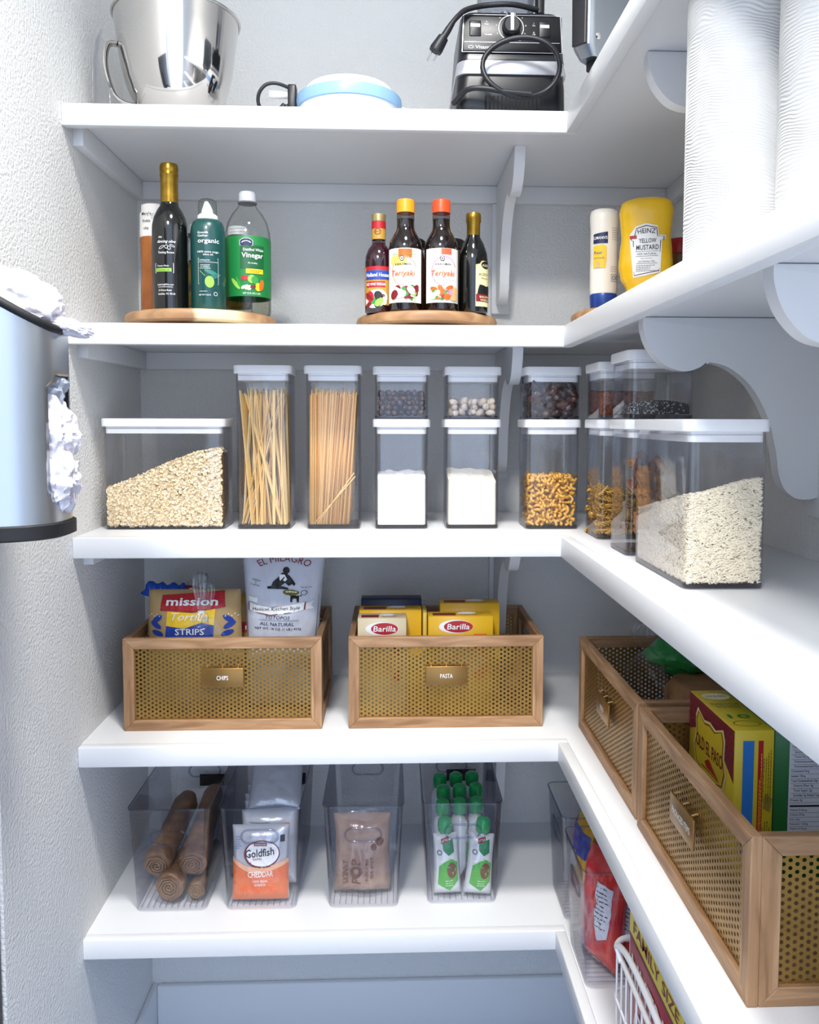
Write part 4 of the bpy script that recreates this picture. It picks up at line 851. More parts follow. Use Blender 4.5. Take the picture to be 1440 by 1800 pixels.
for k in range(2):
    p = Vector((x0+ww*(.08+.07*k), y0, Z3+FLOOR+.002)); q = Vector((x0+ww*.97, y0, Z3+.104+.010*k)); d = (q-p).normalized()
    piece('spaghetti_strand', SB[0], Matrix.Translation(p) @ d.to_track_quat('Z', 'Y').to_matrix().to_4x4(), 'broken spaghetti strand slanting across the front of the packed tall container', 'pasta', 'broken spaghetti strands')

# ================================================================== shelf of wood and brass baskets
WX, WZ, WY = (wood('oak_'+a, '84603f', 'b08c68', a, 9, 9, .55, '9a7552') for a in 'xzy')
BRASS = mat('brass_sheet', 'a07d40', .40, .75, noise=('8a6832', 12, .35, .7)); BRP = mat('brass_plate', '94713f', .35, .8)
BL, BD, BH = .385, .278, .183
def perf(w_, h_, pitch=.0084, hole=.0023):
    """perforated sheet in x-z, staggered columns of round holes, centred"""
    vs, fs = [], []; idx = {}; cs = pitch*.866; nc = int(w_/2/cs); nr = int(h_/2/pitch)
    def vert(x, z):
        k = (round(x*2e5), round(z*2e5))
        if k not in idx: idx[k] = len(vs); vs.append((x, 0, z))
        return idx[k]
    for c in range(-nc, nc+1):
        for r in range(-nr-1, nr+1):
            x, z = c*cs, (r+(.5 if c % 2 else 0))*pitch
            if abs(z) > h_/2: continue
            R_ = pitch/math.sqrt(3); out = []
            for k in range(6):
                a, b = PI/3*k, PI/3*(k+1); p, q = (R_*cos(a), R_*sin(a)), (R_*cos(b), R_*sin(b)); out += [p, ((p[0]+q[0])/2, (p[1]+q[1])/2)]
            O = [vert(x+p[0], z+p[1]) for p in out]; n0 = len(vs)
            for k in range(12): a = PI/6*k; vs.append((x+hole*cos(a), 0, z+hole*sin(a)))
            for k in range(12): k2 = (k+1) % 12; fs.append((O[k], n0+k, n0+k2, O[k2]))
    me = bpy.data.meshes.new('perforated_panel'); me.from_pydata(vs, [], fs); me.update(); me.materials.append(BRASS); return me
PF, PS = perf(BL-.030, BH-.030), perf(BD-.030, BH-.030)
def frame_side(t, L, M, wm):
    """mitred frame of four rails; outer face at local y=0, thickness into +y, placed by matrix M"""
    f, th, h = .021, .012, BH; P_ = []
    for nm, pts, mm in (('rail', [(-L/2, 0), (L/2, 0), (L/2-f, f), (-L/2+f, f)], wm), ('rail', [(-L/2, h), (-L/2+f, h-f), (L/2-f, h-f), (L/2, h)], wm),
                        ('stile', [(-L/2, 0), (-L/2+f, f), (-L/2+f, h-f), (-L/2, h)], WZ), ('stile', [(L/2, 0), (L/2, h), (L/2-f, h-f), (L/2-f, f)], WZ)):
        bm = bmesh.new(); A = [bm.verts.new((x, 0, z)) for x, z in pts]; B = [bm.verts.new((x, th, z)) for x, z in pts]; bm.faces.new(A); bm.faces.new(B[::-1])
        for k in range(4): bm.faces.new((A[k], B[k], B[(k+1) % 4], A[(k+1) % 4]))
        bmesh.ops.recalc_face_normals(bm, faces=bm.faces[:]); bmesh.ops.bevel(bm, geom=bm.edges[:], offset=.0009, segments=1, affect='EDGES'); bm.transform(M); autosmooth(done(nm, bm, mm, t), 30)
def basket(label, loc, rz, word, wd):
    t = thing('basket', label, 'basket', loc, rz, 'wood and brass baskets')
    RT = Matrix.Rotation
    frame_side(t, BL, Matrix.Translation((0, -BD/2, 0)), WX); frame_side(t, BL, Matrix.Translation((0, BD/2, 0)) @ RT(PI, 4, 'Z'), WX)
    frame_side(t, BD-.0242, Matrix.Translation((-BL/2, 0, 0)) @ RT(-PI/2, 4, 'Z'), WY); frame_side(t, BD-.0242, Matrix.Translation((BL/2, 0, 0)) @ RT(PI/2, 4, 'Z'), WY)
    for me, M in ((PF, (0, -BD/2+.006, BH/2)), (PF, (0, BD/2-.006, BH/2))): o = link('perforated_panel', me, None, t); o.location = M
    for s in (-1, 1): o = link('perforated_panel', PS, None, t); o.location = (s*(BL/2-.006), 0, BH/2); o.rotation_euler = (0, 0, PI/2)
    box('base', -BL/2+.012, BL/2-.012, -BD/2+.012, BD/2-.012, .006, .012, WX, t)
    p = box('label_plate', -.041, .041, -BD/2-.0035, -BD/2-.0005, BH/2-.005, BH/2+.033, BRP, t, bev=.0008)
    text(p, word, flat((0, -BD/2-.0035, 0)), 0, BH/2+.014, .0088, PW, wd*1.12, off=.0005)
    for x in (-.030, 0, .030): tube('clip', [(x, -BD/2-.0015, BH/2+.034), (x, -BD/2+.006, BH/2+.036)], .0014, mat('clip_gold', 'd8b878', .25, .9), p, 6)
    return t
Z4 = Z[3]
basket('wood and brass basket labelled CHIPS', (.252, .080+BD/2, Z4), 0, 'CHIPS', .020)
basket('wood and brass basket labelled PASTA', (.6895, .080+BD/2, Z4), 0, 'PASTA', .022)
basket('wood and brass basket holding bread, behind the packaged-items basket', (.953+BD/2, .078-BL/2, Z4), -PI/2, 'BREAD', .020)
basket('wood and brass basket labelled PACKAGED ITEMS, nearest the camera', (.950+BD/2, -.326-BL/2, Z4), -PI/2, 'PACKAGED ITEMS', .056)

# ------------------------------------------------------------------ soft bags
def pillow(t, name, w_, h_, T, m, seed=0, wr=.25, n=(22, 26), taper=0, z0=0, pinch=.12, sag=0):
    """a sealed bag: front and back skins bulging between side and end seals; returns the map onto its front skin"""
    sd = Vector((seed*3.7, seed*1.3, 0))
    def half(u, v):          # u, v in -1..1 / 0..1
        e = max(0, 1-abs(u)**2.6)**.6; f = min(1, v/pinch)**.7*min(1, (1-v)/pinch)**.7
        p = Vector((u*1.4, v*2.6, .5))+sd
        return T*e*f*(1+wr*mnoise.noise(p*1.7)+wr*.6*(1-2*abs(mnoise.noise(p*3.3))))+.0006
    def wid(v): return w_/2*(1+taper*(v-.5))*(1-.05*sin(PI*v))
    vs, fs, (nx, nz) = [], [], n
    for s in (-1, 1):
        for j in range(nz+1):
            for i in range(nx+1):
                u, v = -1+2*i/nx, j/nz; vs.append((u*wid(v), s*half(u, v)+sag*(v-.5)**2, z0+v*h_))
    K = (nx+1)*(nz+1)
    for j in range(nz):
        for i in range(nx):
            a = j*(nx+1)+i; fs.append((a, a+1, a+nx+2, a+nx+1)); fs.append((K+a, K+a+nx+1, K+a+nx+2, K+a+1))
    per = [i for i in range(nx+1)]+[j*(nx+1)+nx for j in range(1, nz+1)]+[nz*(nx+1)+i for i in range(nx-1, -1, -1)]+[j*(nx+1) for j in range(nz-1, 0, -1)]
    for k in range(len(per)): a, b = per[k], per[(k+1) % len(per)]; fs.append((b, a, K+a, K+b))
    o = pyd(name, vs, fs, m, t, True)
    def mp(u, v, off):
        vv = min(max((v-z0)/h_, 0), 1); uu = min(max(u/wid(vv), -1), 1); return Vector((u, -half(uu, vv)+sag*(vv-.5)**2-off-.0004, v))
    return o, mp
KR = mat('kraft_paper', 'b99a68', .6, bump=(90, .2)); 
t = thing('chip_bag', 'kraft tortilla strips bag at the front of the chips basket', 'bag', (.178, .158, Z4+.014)); t.rotation_euler.x = -.08
_, mp = pillow(t, 'bag',   .205, .247, .026, KR, 2, .12, taper=-.18)
_mp0 = mp; mp = lambda u, v, off: _mp0(u, v+.011, off)
red = [(-.062, .226), (.062, .234), (.066, .203), (.002, .192), (-.064, .196)]
mark(t, 'yellow_field', [(-.050, .200), (.048, .206), (.044, .166), (.02, .172), (-.015, .160), (-.052, .165)], mp, PY, .0012, .008); mark(t, 'blue_field', [(-.052, .165), (-.015, .160), (.02, .172), (.044, .166), (.042, .120), (-.056, .120)], mp, PB, .0012, .008)
mark(t, 'red_banner', red, mp, PR, .0020, .008); outline(t, 'banner_line', red, mp, PDR, .002, .003)
text(t, 'mission', mp, .000, .2135, .0150, PW, .104, bold=0.0250, off=.0034); text(t, 'Tortilla', mp, -.004, .184, .0160, PW, .074, shear=.35, off=.0028); text(t, 'STRIPS', mp, -.004, .1535, .0125, PW, .058, bold=0.0100, off=.0028)
for s in (-1, 1):
    for k, (du, dv, r_) in enumerate(((0, .010, -.6*s), (.004, -.002, .5*s), (-.004, -.018, .3*s))): mark(t, 'leaf_print', ell(s*(.072+du*.5), .168+dv, .013, .0055, 14, r_), mp, PB, .0014, .008)
    for k in range(5): mark(t, 'dot_print', ell(s*(.066+.006*k), .184+.004*(k % 2), .0013, .0013, 8), mp, PW, .0014)
t = thing('chip_bag', 'yellow and blue tortilla bag tucked behind the kraft strips bag', 'bag', (.215, .226, Z4+.014)); t.rotation_euler.x = -.04
_, mp = pillow(t, 'bag', .215, .225, .022, mat('yellow_bag', 'b98a34', .4), 6, .2)
mark(t, 'blue_top', rect(.085, .205, .040, .030), mp, PB, .0012, .008); mark(t, 'red_banner', rect(.078, .158, .055, .022), mp, PR, .0014, .008); text(t, 'mission', mp, .082, .158, .012, PW, .046, bold=0.0200, off=.0022); text(t, 'C', mp, .088, .190, .016, PW, bold=0.0200, off=.0022)
t = thing('rolled_bag', 'crumpled blue foil end of a rolled chip bag above the kraft bag', 'bag', (.124, .216, Z4+.250)); 
BF = mat('blue_foil', '1c4fb8', .25, .3, bump=(70, .4, .004))
tube('foil_roll', crom([(-.052, 0, -.010), (-.045, 0, .004), (-.02, .0, .001), (.010, 0, .0), (.028, 0, -.001)], 6), [.004]+[.014+.0035*sin(k*1.3) for k in range(1, 24)]+[.012], BF, t, 14)
tube('printed_roll', [(.026, 0, -.001), (.045, 0, -.003), (.062, 0, -.006)], [.0125, .012, .010], PDR, t, 14); text(t, 'CO', cyl(.013), 0, 0, .001, PW)
mark(t, 'letter_print', ell(.040, .002, .006, .006), lambda u, v, o_: Vector((u, -.0135-o_, v)), PW, .001); mark(t, 'letter_print', ell(.041, .002, .003, .003), lambda u, v, o_: Vector((u, -.0135-o_, v)), PDR, .0016)
FILM = clear('bag_film', 'feffff', 'eaeef4', 1.0, .15, .4, 1.0)
t = thing('clear_bag', 'twisted clear plastic bag neck standing up in front of the kraft strips bag', 'bag', (.205, .113, Z4+.014))
def film_fan(t, base, height, wtop, seed, n=16, nm='film'):
    vs, fs = [], []; rg = random.Random(seed); ph = [rg.uniform(-1, 1) for _ in range(n+1)]
    for j in range(9):
        v = j/8; wd = .006+(wtop-.006)*min(1, v*1.5)**.8*(1 if v < .8 else 1-(v-.8))
        for i in range(n+1):
            u = -1+2*i/n; vs.append((base[0]+u*wd+.004*v*ph[i], base[1]+.010*(.4+v)*sin(i*2.1+seed)*(.6+.4*ph[i]), base[2]+height*v*(1-.10*u*u)))
    for j in range(8):
        for i in range(n): a = j*(n+1)+i; fs.append((a, a+1, a+n+2, a+n+1))
    o = pyd(nm, vs, fs, FILM, t, True); md = o.modifiers.new('t', 'SOLIDIFY'); md.thickness = .0004
film_fan(t, (0, 0, .215), .080, .017, 3); film_fan(t, (.010, .004, .215), .060, .020, 8); tube('tie', [(.006*cos(a), .006*sin(a), .214) for a in [2*PI*k/12 for k in range(12)]], .0016, PW, t, 6, True)
crumple('film_body', (0, .000, .10), (.060, .010, .105), FILM, t, 4, .10)
crumple('film_neck', (0, -.004, .196), (.014, .008, .018), FILM, t, 6, .3)
t = thing('chip_bag', 'white paper bag of totopos with a kneeling figure emblem', 'bag', (.353, .180, Z4+.014)); t.rotation_euler = (-.02, .02, 0)
_, mp = pillow(t, 'bag', .158, .345, .038, mat('white_paper_bag', 'c9cdd8', .55, bump=(60, .35, .004)), 9, .16, (26, 34), .22, pinch=.25)
_mp1 = mp; mp = lambda u, v, off: _mp1(u, .312+(v-.298)*.80, off)
text(t, 'EL MILAGRO', mp, .004, .298, .0170, PDR, .112, bold=0, off=.002, arc=.10)
K = lambda u, v: (u*.95+.004, v)
for pts in (ell(.005, .268, .0075, .0085, 14), [(-.004, .262), (.006, .262), (.014, .252), (.020, .236), (.012, .230), (.004, .238), (-.014, .222), (-.026, .226), (-.022, .240), (-.012, .250)], [(.006, .258), (.012, .256), (.026, .236), (.024, .231), (.017, .236)],
            [(-.034, .228), (-.016, .232), (.010, .226), (.012, .221), (-.034, .223)], [(.004, .216), (.034, .204), (.038, .208), (.040, .204), (.014, .206)], [(.016, .206), (.034, .206), (.034, .190), (.030, .190), (.029, .199), (.021, .199), (.020, .190), (.016, .190)]):
    mark(t, 'emblem_print', [K(*p) for p in pts], mp, PK, .0016, .01)
mark(t, 'emblem_cloth', [K(*p) for p in [(-.010, .258), (.002, .258), (.008, .246), (.002, .240), (-.008, .244)]], mp, PW, .0021); mark(t, 'emblem_basket', ell(.020, .214, .017, .007, 16), mp, mat('olive_print', '6f6f2a', .5), .0022, .01)
for k in range(4): mark(t, 'emblem_tortilla', ell(.012+.006*k, .216, .003, .0018, 8), mp, PCR, .0026)
text(t, 'Delgados\ny\nCrujientes', mp, -.053, .236, .0042, PK, .020, rot=-.2, off=.0018); text(t, 'Thin & crisp', mp, .050, .226, .0034, PK, .022, off=.0018); ring(t, 'seal', .046, .213, .0065, .0065, mp, PK, .0012, 18, .0018)
bn = [(-.068, .186), (-.05, .180), (-.02, .176), (.02, .183), (.05, .190), (.048, .170), (.02, .163), (-.02, .155), (-.05, .160), (-.068, .164)]
mark(t, 'banner', bn, mp, PW, .0018, .008); outline(t, 'banner_line', bn, mp, PDR, .0022, .0026); text(t, 'Mexican Kitchen Style', mp, -.010, .171, .0085, PK, .098, rot=.08, shear=.25, off=.0036)
mark(t, 'ribbon_end', [(.050, .186), (.066, .190), (.060, .180), (.066, .170), (.050, .170)], mp, PW, .0012, .008); mark(t, 'ribbon_end', [(-.066, .188), (-.048, .186), (-.048, .198), (-.068, .200)], mp, PW, .0012, .008)
text(t, 'TOTOPOS', mp, -.006, .150, .0085, PNV, .050, shear=.15, off=.0018); mark(t, 'rule', rect(-.004, .1425, .080, .0008), mp, PNV, .0016, .008); text(t, 'ALL NATURAL', mp, -.008, .133, .0090, PNV, .070, shear=.15, off=.0018); text(t, 'NET WT. 16 OZ. (1 LB.) 453g', mp, -.006, .120, .0060, PK, .094, bold=0.0050, off=.0018)
mp = _mp1; outline(t, 'border', [(-.068, .125), (.068, .125), (.080, .335), (-.080, .335)], mp, PNV, .0012, .0014)

# ------------------------------------------------------------------ pasta boxes
YB_ = mat('pasta_yellow', 'e0ae1c', .42); CRB = mat('pasta_cream', 'd8c8a4', .45); NVB = mat('pasta_navy', '16213f', .42)
def carton(label, x0, x1, y0, y1, zt, m, logo=True, topred=True, name='pasta_box'):
    cx, w_ = (x0+x1)/2, x1-x0; t = thing(name, label, 'box', (cx, (y0+y1)/2, Z4+.0125)); h_ = zt-Z4-.0125; d_ = y1-y0
    box('carton', -w_/2, w_/2, -d_/2, d_/2, 0, h_, m, t, bev=.0012, seg=1); F = flat((0, -d_/2, 0)); T_ = flat((0, 0, h_), (1, 0, 0), (0, 1, 0))
    if logo:
        zc = h_-.021; mark(t, 'logo', ell(-.010 if w_ > .11 else .0, zc, .034 if w_ > .11 else .033, .0135, 28), F, PW, .0005); mark(t, 'logo', ell(-.005 if w_ > .11 else .005, zc, .029 if w_ > .11 else .027, .0120, 28), F, PR, .0008)
        text(t, 'Barilla', F, -.005 if w_ > .11 else .005, zc, .0115, PW, .045, bold=0.0100, shear=.1, off=.0012)
        mark(t, 'window_print', ell(0, zc-.07, w_*.36, .030, 24), F, PTN, .0005); mark(t, 'side_print', rect(w_*.3, zc-.06, w_*.2, .09), F, PR if logo == 2 else PO, .0004)
    if topred: mark(t, 'top_print', rect(-w_*.25, -d_*.1, w_*.36, d_*.45), T_, PDR, .0005); mark(t, 'top_logo', ell(w_*.1, .1*d_, w_*.15, d_*.25), T_, PW, .0005); print_lines(t, T_, 0, w_*.4, -d_*.3, 0, 3, PDR, .0012, 5)
carton('cream pasta box with a red oval logo at the front of the pasta basket', .514, .611, .106, .152, 1.107, CRB, 2)
carton('yellow pasta box with a red oval logo at the front of the pasta basket', .655, .785, .108, .150, 1.110, YB_, 1)
carton('yellow pasta box behind the cream pasta box', .515, .643, .156, .200, 1.112, YB_, False)
carton('navy pasta box standing behind the cream and yellow boxes', .517, .645, .212, .256, 1.122, NVB, False, False)
carton('yellow pasta box at the back of the basket, taller than the logo box before it', .682, .806, .170, .215, 1.122, YB_, False)
carton('narrow yellow pasta box between the cream and yellow boxes', .6455, .6535, .14, .21, 1.110, mat('pasta_pale', 'd8b848', .45), False, False)

# ------------------------------------------------------------------ bread and packaged items
t = thing('bread_bag', 'bread loaf in a clear bag with green print in the bread basket', 'bread', (1.115, -.150, Z4+.0125))
BR = mat('bread_crust', '7a5232', .7, noise=('a07a50', 25, .35, .7), bump=(120, .4)); GF = mat('green_film', '1f7a38', .25, bump=(60, .3, .003))
rprism('loaf', [(.10, .12, .03, .0), (.11, .13, .035, .02), (.11, .13, .035, .10), (.118, .135, .04, .125), (.09, .11, .04, .150)], BR, t, 6)
crumple('green_film', (-.008, .085, .172), (.055, .050, .030), GF, t, 5, .22); crumple('green_film', (.01, -.085, .105), (.055, .050, .050), GF, t, 7, .15)
mark(t, 'print', ell(0, 0, .012, .008), flat((-.02, -.125, .150), (1, 0, 0), (0, .5, .8)), PW)
film_fan(t, (-.055, .135, .165), .06, .035, 5); crumple('film', (-.075, .07, .10), (.030, .085, .080), FILM, t, 9, .18)
t = thing('bread_loaf', 'small brown loaf lying low at the far end of the bread basket', 'bread', (1.035, -.035, Z4+.0125)); crumple('loaf', (0, 0, .042), (.048, .060, .040), BR, t, 3, .08)
t = thing('taco_box', 'yellow and maroon taco kit box in the packaged-items basket', 'box', (1.046, -.4225, Z4+.0125))
TY = mat('taco_yellow', 'dcc02a', .4); hw, hd, hh = .026, .0785, .2005
box('carton', -hw, hw, -hd, hd, 0, hh, TY, t, bev=.001, seg=1)
SF = flat((-hw, 0, 0), (0, -1, 0)); NF = flat((0, -hd, 0)); TF = flat((0, 0, hh), (1, 0, 0), (0, 1, 0))
MAR = mat('taco_maroon', '6e1626', .45, noise=('8a2236', 220, .4, .6))
mark(t, 'maroon_band', [(-hd, hh-.001), (hd, hh-.001), (hd, hh-.070), (.05, hh-.052), (.0, hh-.042), (-.05, hh-.044), (-hd, hh-.055)], SF, MAR, .0004, .02)
for r_ in range(4):
    for k in range(14): mark(t, 'weave_print', rect(-hd+.006+.0108*k+(.005 if r_ % 2 else 0), hh-.008-.011*r_, .0075, .0035, .4), SF, PDR, .0007)
lbp = [(-.052, .175), (-.045, .188), (-.020, .178), (0, .182), (.020, .178), (.045, .188), (.052, .175), (.050, .150), (.058, .130), (.050, .108), (.020, .100), (0, .086), (-.020, .100), (-.050, .108), (-.058, .130), (-.050, .150)]
mark(t, 'badge', lbp, SF, PCR, .0010); lb2 = [(x*.95, (y-.137)*.95+.137) for x, y in lbp]; mark(t, 'badge_field', lb2, SF, TY, .0014); outline(t, 'badge_line', [(x*.91, (y-.137)*.91+.137) for x, y in lbp], SF, PDR, .0018, .0018)
text(t, 'OLD EL PASO', SF, 0, .143, .0190, PDR, .094, bold=0.0100, off=.0020); mark(t, 'chili_print', [(-.014, .122), (.0, .130), (.012, .124), (.034, .114), (.010, .116), (-.006, .116)], SF, PR, .0020); mark(t, 'rule', rect(.004, .113, .060, .0014), SF, PDR, .0018)
mark(t, 'blue_panel', rect(-.0075, .112, .0145, .150), NF, mat('panel_blue', '2a78c8', .4), .0006); mark(t, 'red_panel', rect(.0085, .112, .0065, .150), NF, PR, .0006); print_lines(t, flat((.0085, -hd, .112), (0, 0, 1), (-1, 0, 0)), -.07, .07, -.002, .002, 2, PY, .0009, 3, off=.001)
print_lines(t, flat((.0175, -hd, .15), (0, 0, 1), (-1, 0, 0)), -.045, .045, -.006, .006, 4, PK, .0008, 5); print_lines(t, flat((.0175, -hd, .06), (0, 0, 1), (-1, 0, 0)), -.03, .03, -.006, .006, 4, PK, .0008, 6); mark(t, 'shell_print', [(.013, .098), (.022, .092), (.025, .110), (.016, .118)], NF, mat('shell_olive', '8d7a2c', .5), .0006)
mark(t, 'top_badge', ell(0, .050, .020, .014), TF, PCR, .0005); text(t, 'OLD EL PASO', TF, 0, .050, .006, PDR, .030, off=.001); text(t, 'STAND N STUFF\nTACO SHELLS', TF, 0, .012, .0075, PK, .040, rot=0, off=.001); text(t, '10', TF, 0, -.030, .013, PG, .03, bold=0.0150, off=.001); ring(t, 'top_ring', 0, -.055, .018, .010, TF, PDR, .001, 20)
t = thing('cracker_box', 'green box with a white nutrition panel beside the taco kit box', 'box', (1.118, -.420, Z4+.0125))
box('carton', -.043, .043, -.075, .075, 0, .245, mat('box_green', '1d6a30', .4), t, bev=.001, seg=1); NF = flat((0, -.075, 0)); mark(t, 'nutrition_panel', rect(.008, .130, .062, .190), NF, mat('panel_white', 'd8dce6', .5), .0005)
text(t, 'Nutrition Facts', NF, .008, .2080, .0080, PK, .056, bold=0.0100, off=.001); mark(t, 'rule', rect(.008, .200, .058, .0030), NF, PK, .001); text(t, 'Calories', NF, -.006, .1880, .0075, PK, .030, bold=0.0150, off=.001); mark(t, 'rule', rect(.008, .1815, .058, .0012), NF, PK, .001)
for k, (s_, ind) in enumerate((('Total Fat 1g', 0), ('Saturated Fat 0g', 1), ('Trans Fat 0g', 1), ('Polyunsaturated Fat 0.5g', 1), ('Monounsaturated Fat 0g', 1), ('Cholesterol 0mg', 0), ('Sodium 170mg', 0), ('Total Carbohydrate 24g', 0), ('Dietary Fiber 3g', 1), ('Total Sugars 2g', 1), ('Includes 2g Added Sugars', 1), ('Protein 3g', 0))):
    z = .1755-.0064*k; wd = .0016*len(s_); text(t, s_, NF, -.0205+.004*ind+wd/2, z, .0032, PK, wd, off=.001); mark(t, 'rule', rect(.008, z-.0033, .058, .0003), NF, PK, .001)
    if k > 4: text(t, '%d%%' % (k*2), NF, .034, z, .0032, PK, off=.001)
mark(t, 'rule', rect(.008, .0975, .058, .0024), NF, PK, .001)
for k, s_ in enumerate(('Vitamin D 0mcg', 'Calcium 20mg', 'Iron 1mg', 'Potassium 120mg', 'Vitamin A 0mcg', 'Thiamin 0.2mg', 'Riboflavin 0.1mg')):
    z = .092-.0062*k; wd = .0016*len(s_); text(t, s_, NF, -.0205+wd/2, z, .0030, PK, wd, off=.001); text(t, '%d%%' % (k*3+2), NF, .034, z, .0030, PK, off=.001); mark(t, 'rule', rect(.008, z-.0032, .058, .0003), NF, PK, .001)

# ================================================================== lowest shelf: clear bins
Z5 = Z[4]; BINC = clear('bin_plastic', 'fdfdfe', 'a4a6b6', .95, .05, .6, 1.0)
def storage_bin(label, loc, rz, blacklabel=False):
    t = thing('clear_bin', label, 'bin', loc, rz, 'clear plastic bins')
    w_, d_, h_ = .139, .300, .214
    def R_(k, z, e=0): return (w_+.020*k-e, d_+.020*k-e, .014-e/2, z)
    rprism('bin_shell', [R_(-.05, 0), R_(0, .004), R_(1, h_), R_(1.02, h_), (w_+.0234, d_+.0234, .0155, h_), (w_+.0234, d_+.0234, .0155, h_-.003), R_(1, h_-.003, .0026), R_(0, .006, .005)], BINC, t, 5, cap0=False)
    tube('rim', [(x, y, h_) for x, y in rrect(w_+.022, d_+.022, .015, 5)], .0014, clear('bin_edge', 'e2e4ec', '7a7c8c', 1, .05), t, 6, True)
    for s in (-1, 1):      # moulded hand hold in each end
        def hold(u, v): return (u, s*(d_/2+.010*v/h_), v)
        pts = [hold(x*(1), .155+y) for x, y in rrect(.072, .028, .0139, 8)]
        tube('hand_hold', pts, .0022, clear('bin_edge', 'e2e4ec', '7a7c8c', 1, .05), t, 8, True)
    for k in range(11): box('floor_rib', -.060+.012*k-.0006, -.060+.012*k+.0006, -d_/2+.004, d_/2-.004, .0062, .0080, clear('bin_edge', 'e2e4ec', '7a7c8c', 1, .05), t)
    if blacklabel: box('black_label', -.012, .058, d_/2+.0085, d_/2+.0095, .118, .146, PK, t)
    return t
BX = (.1415, .320, .525, .7245); BY = .088+.150
storage_bin('clear bin of brown rolls next to the left wall', (BX[0], BY, Z5), 0, True)
storage_bin('clear bin of cheddar cracker packets', (BX[1], BY, Z5), 0, True)
storage_bin('clear bin holding one brown popcorn bag', (BX[2], BY, Z5), 0)
storage_bin('clear bin of green-capped pouches', (BX[3], BY+.008, Z5), 0, True)
storage_bin('clear bin in the inner corner holding blue and yellow packets', (.922+.150, .098, Z5), -PI/2)
storage_bin('clear bin of red snack bags beside the wire basket', (.918+.150, -.095, Z5), -PI/2)
FB = Z5+.0085
# brown rolls
RB = mat('brown_roll', '5e4130', .45, noise=('82603f', 40, .35, .7), bump=(70, .5, .004))
for k, (a, b, r_, lb) in enumerate((((.104, .128, .594), (.118, .335, .640), .0300, 'brown film-wrapped roll on top of the others, nearest the left wall'), ((.134, .106, .5605), (.144, .300, .5605), .0290, 'brown film-wrapped roll lying across the middle of the bin'),
                                    ((.176, .124, .598), (.176, .345, .650), .0300, 'brown film-wrapped roll slanting up on the side away from the wall'), ((.185, .112, .548), (.187, .300, .548), .0180, 'small brown film-wrapped roll lying lowest in the bin'))):
    t = thing('wrapped_roll', lb, 'roll', (0, 0, 0), 0, 'brown rolls in the first bin'); A, B = Vector(a), Vector(b); t.location = A; d = B-A
    bm = bmesh.new(); tube_bm(bm, [(0, 0, 0)+Vector() if False else d*s_ for s_ in (0, .01, .05, .3, .6, .9, 1)], [r_*.80, r_*.95, r_*1.02, r_*.86, r_*.8, r_*.85, r_*.6], 28)
    for v in bm.verts: v.co *= 1; v.co += Vector((mnoise.noise(v.co*45+Vector((k, 0, 0))), mnoise.noise(v.co*45+Vector((0, k, 9))), mnoise.noise(v.co*45+Vector((5, k, 0)))))*.0035
    autosmooth(done('roll_body', bm, RB, t), 50)
    q = d.normalized(); M = q.to_track_quat('Z', 'Y').to_matrix().to_4x4()
    bm = bmesh.new(); pts = [(r_*.78*(1-s_/26)*cos(s_*.9), r_*.78*(1-s_/26)*sin(s_*.9), -.0015-.002*(s_ % 3)/3) for s_ in range(24)]; tube_bm(bm, pts, .0020, 6); bm.transform(M); autosmooth(done('spiral_end', bm, mat('brown_end', '7c5c3e', .5), t), 60)
# cracker packets
def packet(x, y, tilt, lb, seed, z=FB, face=True, rz=0):
    t = thing('cracker_packet', lb, 'packet', (x, y, z), rz, 'cracker packets in the bin'); t.rotation_euler = (tilt, 0, rz)
    m = bpy.data.materials.get('packet_film') or mat('packet_film', 'c9ccd4', .25, .35, bump=(50, .3, .004))
    _, mp = pillow(t, 'bag', .116, .150, .017, m, seed, .2)
    if not face:
        print_lines(t, mp, -.04, .02, .118, .130, 3, PNV, .0012, seed); mark(t, 'red_print', rect(.028, .122, .03, .008), mp, PO, .001, .01); return
    OR_ = mat('packet_orange', 'e0703a', .3, coat=.2)
    mark(t, 'orange_field', [(-.056, .002), (.056, .002), (.056, .075), (.03, .066), (0, .058), (-.03, .064), (-.056, .078)], mp, OR_, .0010, .008); mark(t, 'pale_edge', [(-.056, .078), (-.03, .064), (0, .058), (.03, .066), (.056, .075), (.056, .084), (.03, .076), (0, .070), (-.03, .074), (-.056, .088)], mp, mat('packet_peach', 'eab48c', .35), .0010, .008)
    mark(t, 'badge', ell(.004, .097, .036, .028, 28), mp, PDR, .0012, .008); mark(t, 'badge_field', ell(.005, .098, .033, .025, 28), mp, PW, .0018, .008)
    mark(t, 'maker_strip', rect(.002, .118, .026, .007), mp, PDR, .0026, .008); text(t, 'PEPPERIDGE FARM', mp, .002, .118, .003, PW, .022, off=.0032)
    text(t, 'Goldfish', mp, .000, .101, .0155, PK, .058, bold=0.0150, shear=.1, rot=.10, off=.0030); text(t, 'BAKED', mp, -.004, .088, .0045, PR, .018, off=.0028); text(t, 'CHEDDAR', mp, .002, .058, .0115, PW, .050, bold=0.0100, off=.0022); text(t, '100% REAL\nCHEESE', mp, .002, .041, .0050, PW, .030, off=.0022)
    for k in range(5): mark(t, 'cracker_print', ell(-.03+.014*k, .028+.006*(k % 2), .010, .006, 14, .4*k), mp, PO, .0014+.0001*k, .008)
    print_lines(t, mp, -.050, -.036, .105, .132, 6, mat('print_sky', '4f86c0', .5), .0012, 2, off=.0012); mark(t, 'code_block', rect(.045, .126, .009, .014), mp, PK, .0012)
packet(BX[1]-.004, .112, -.10, 'front packet of cheddar crackers facing out of the bin', 3)
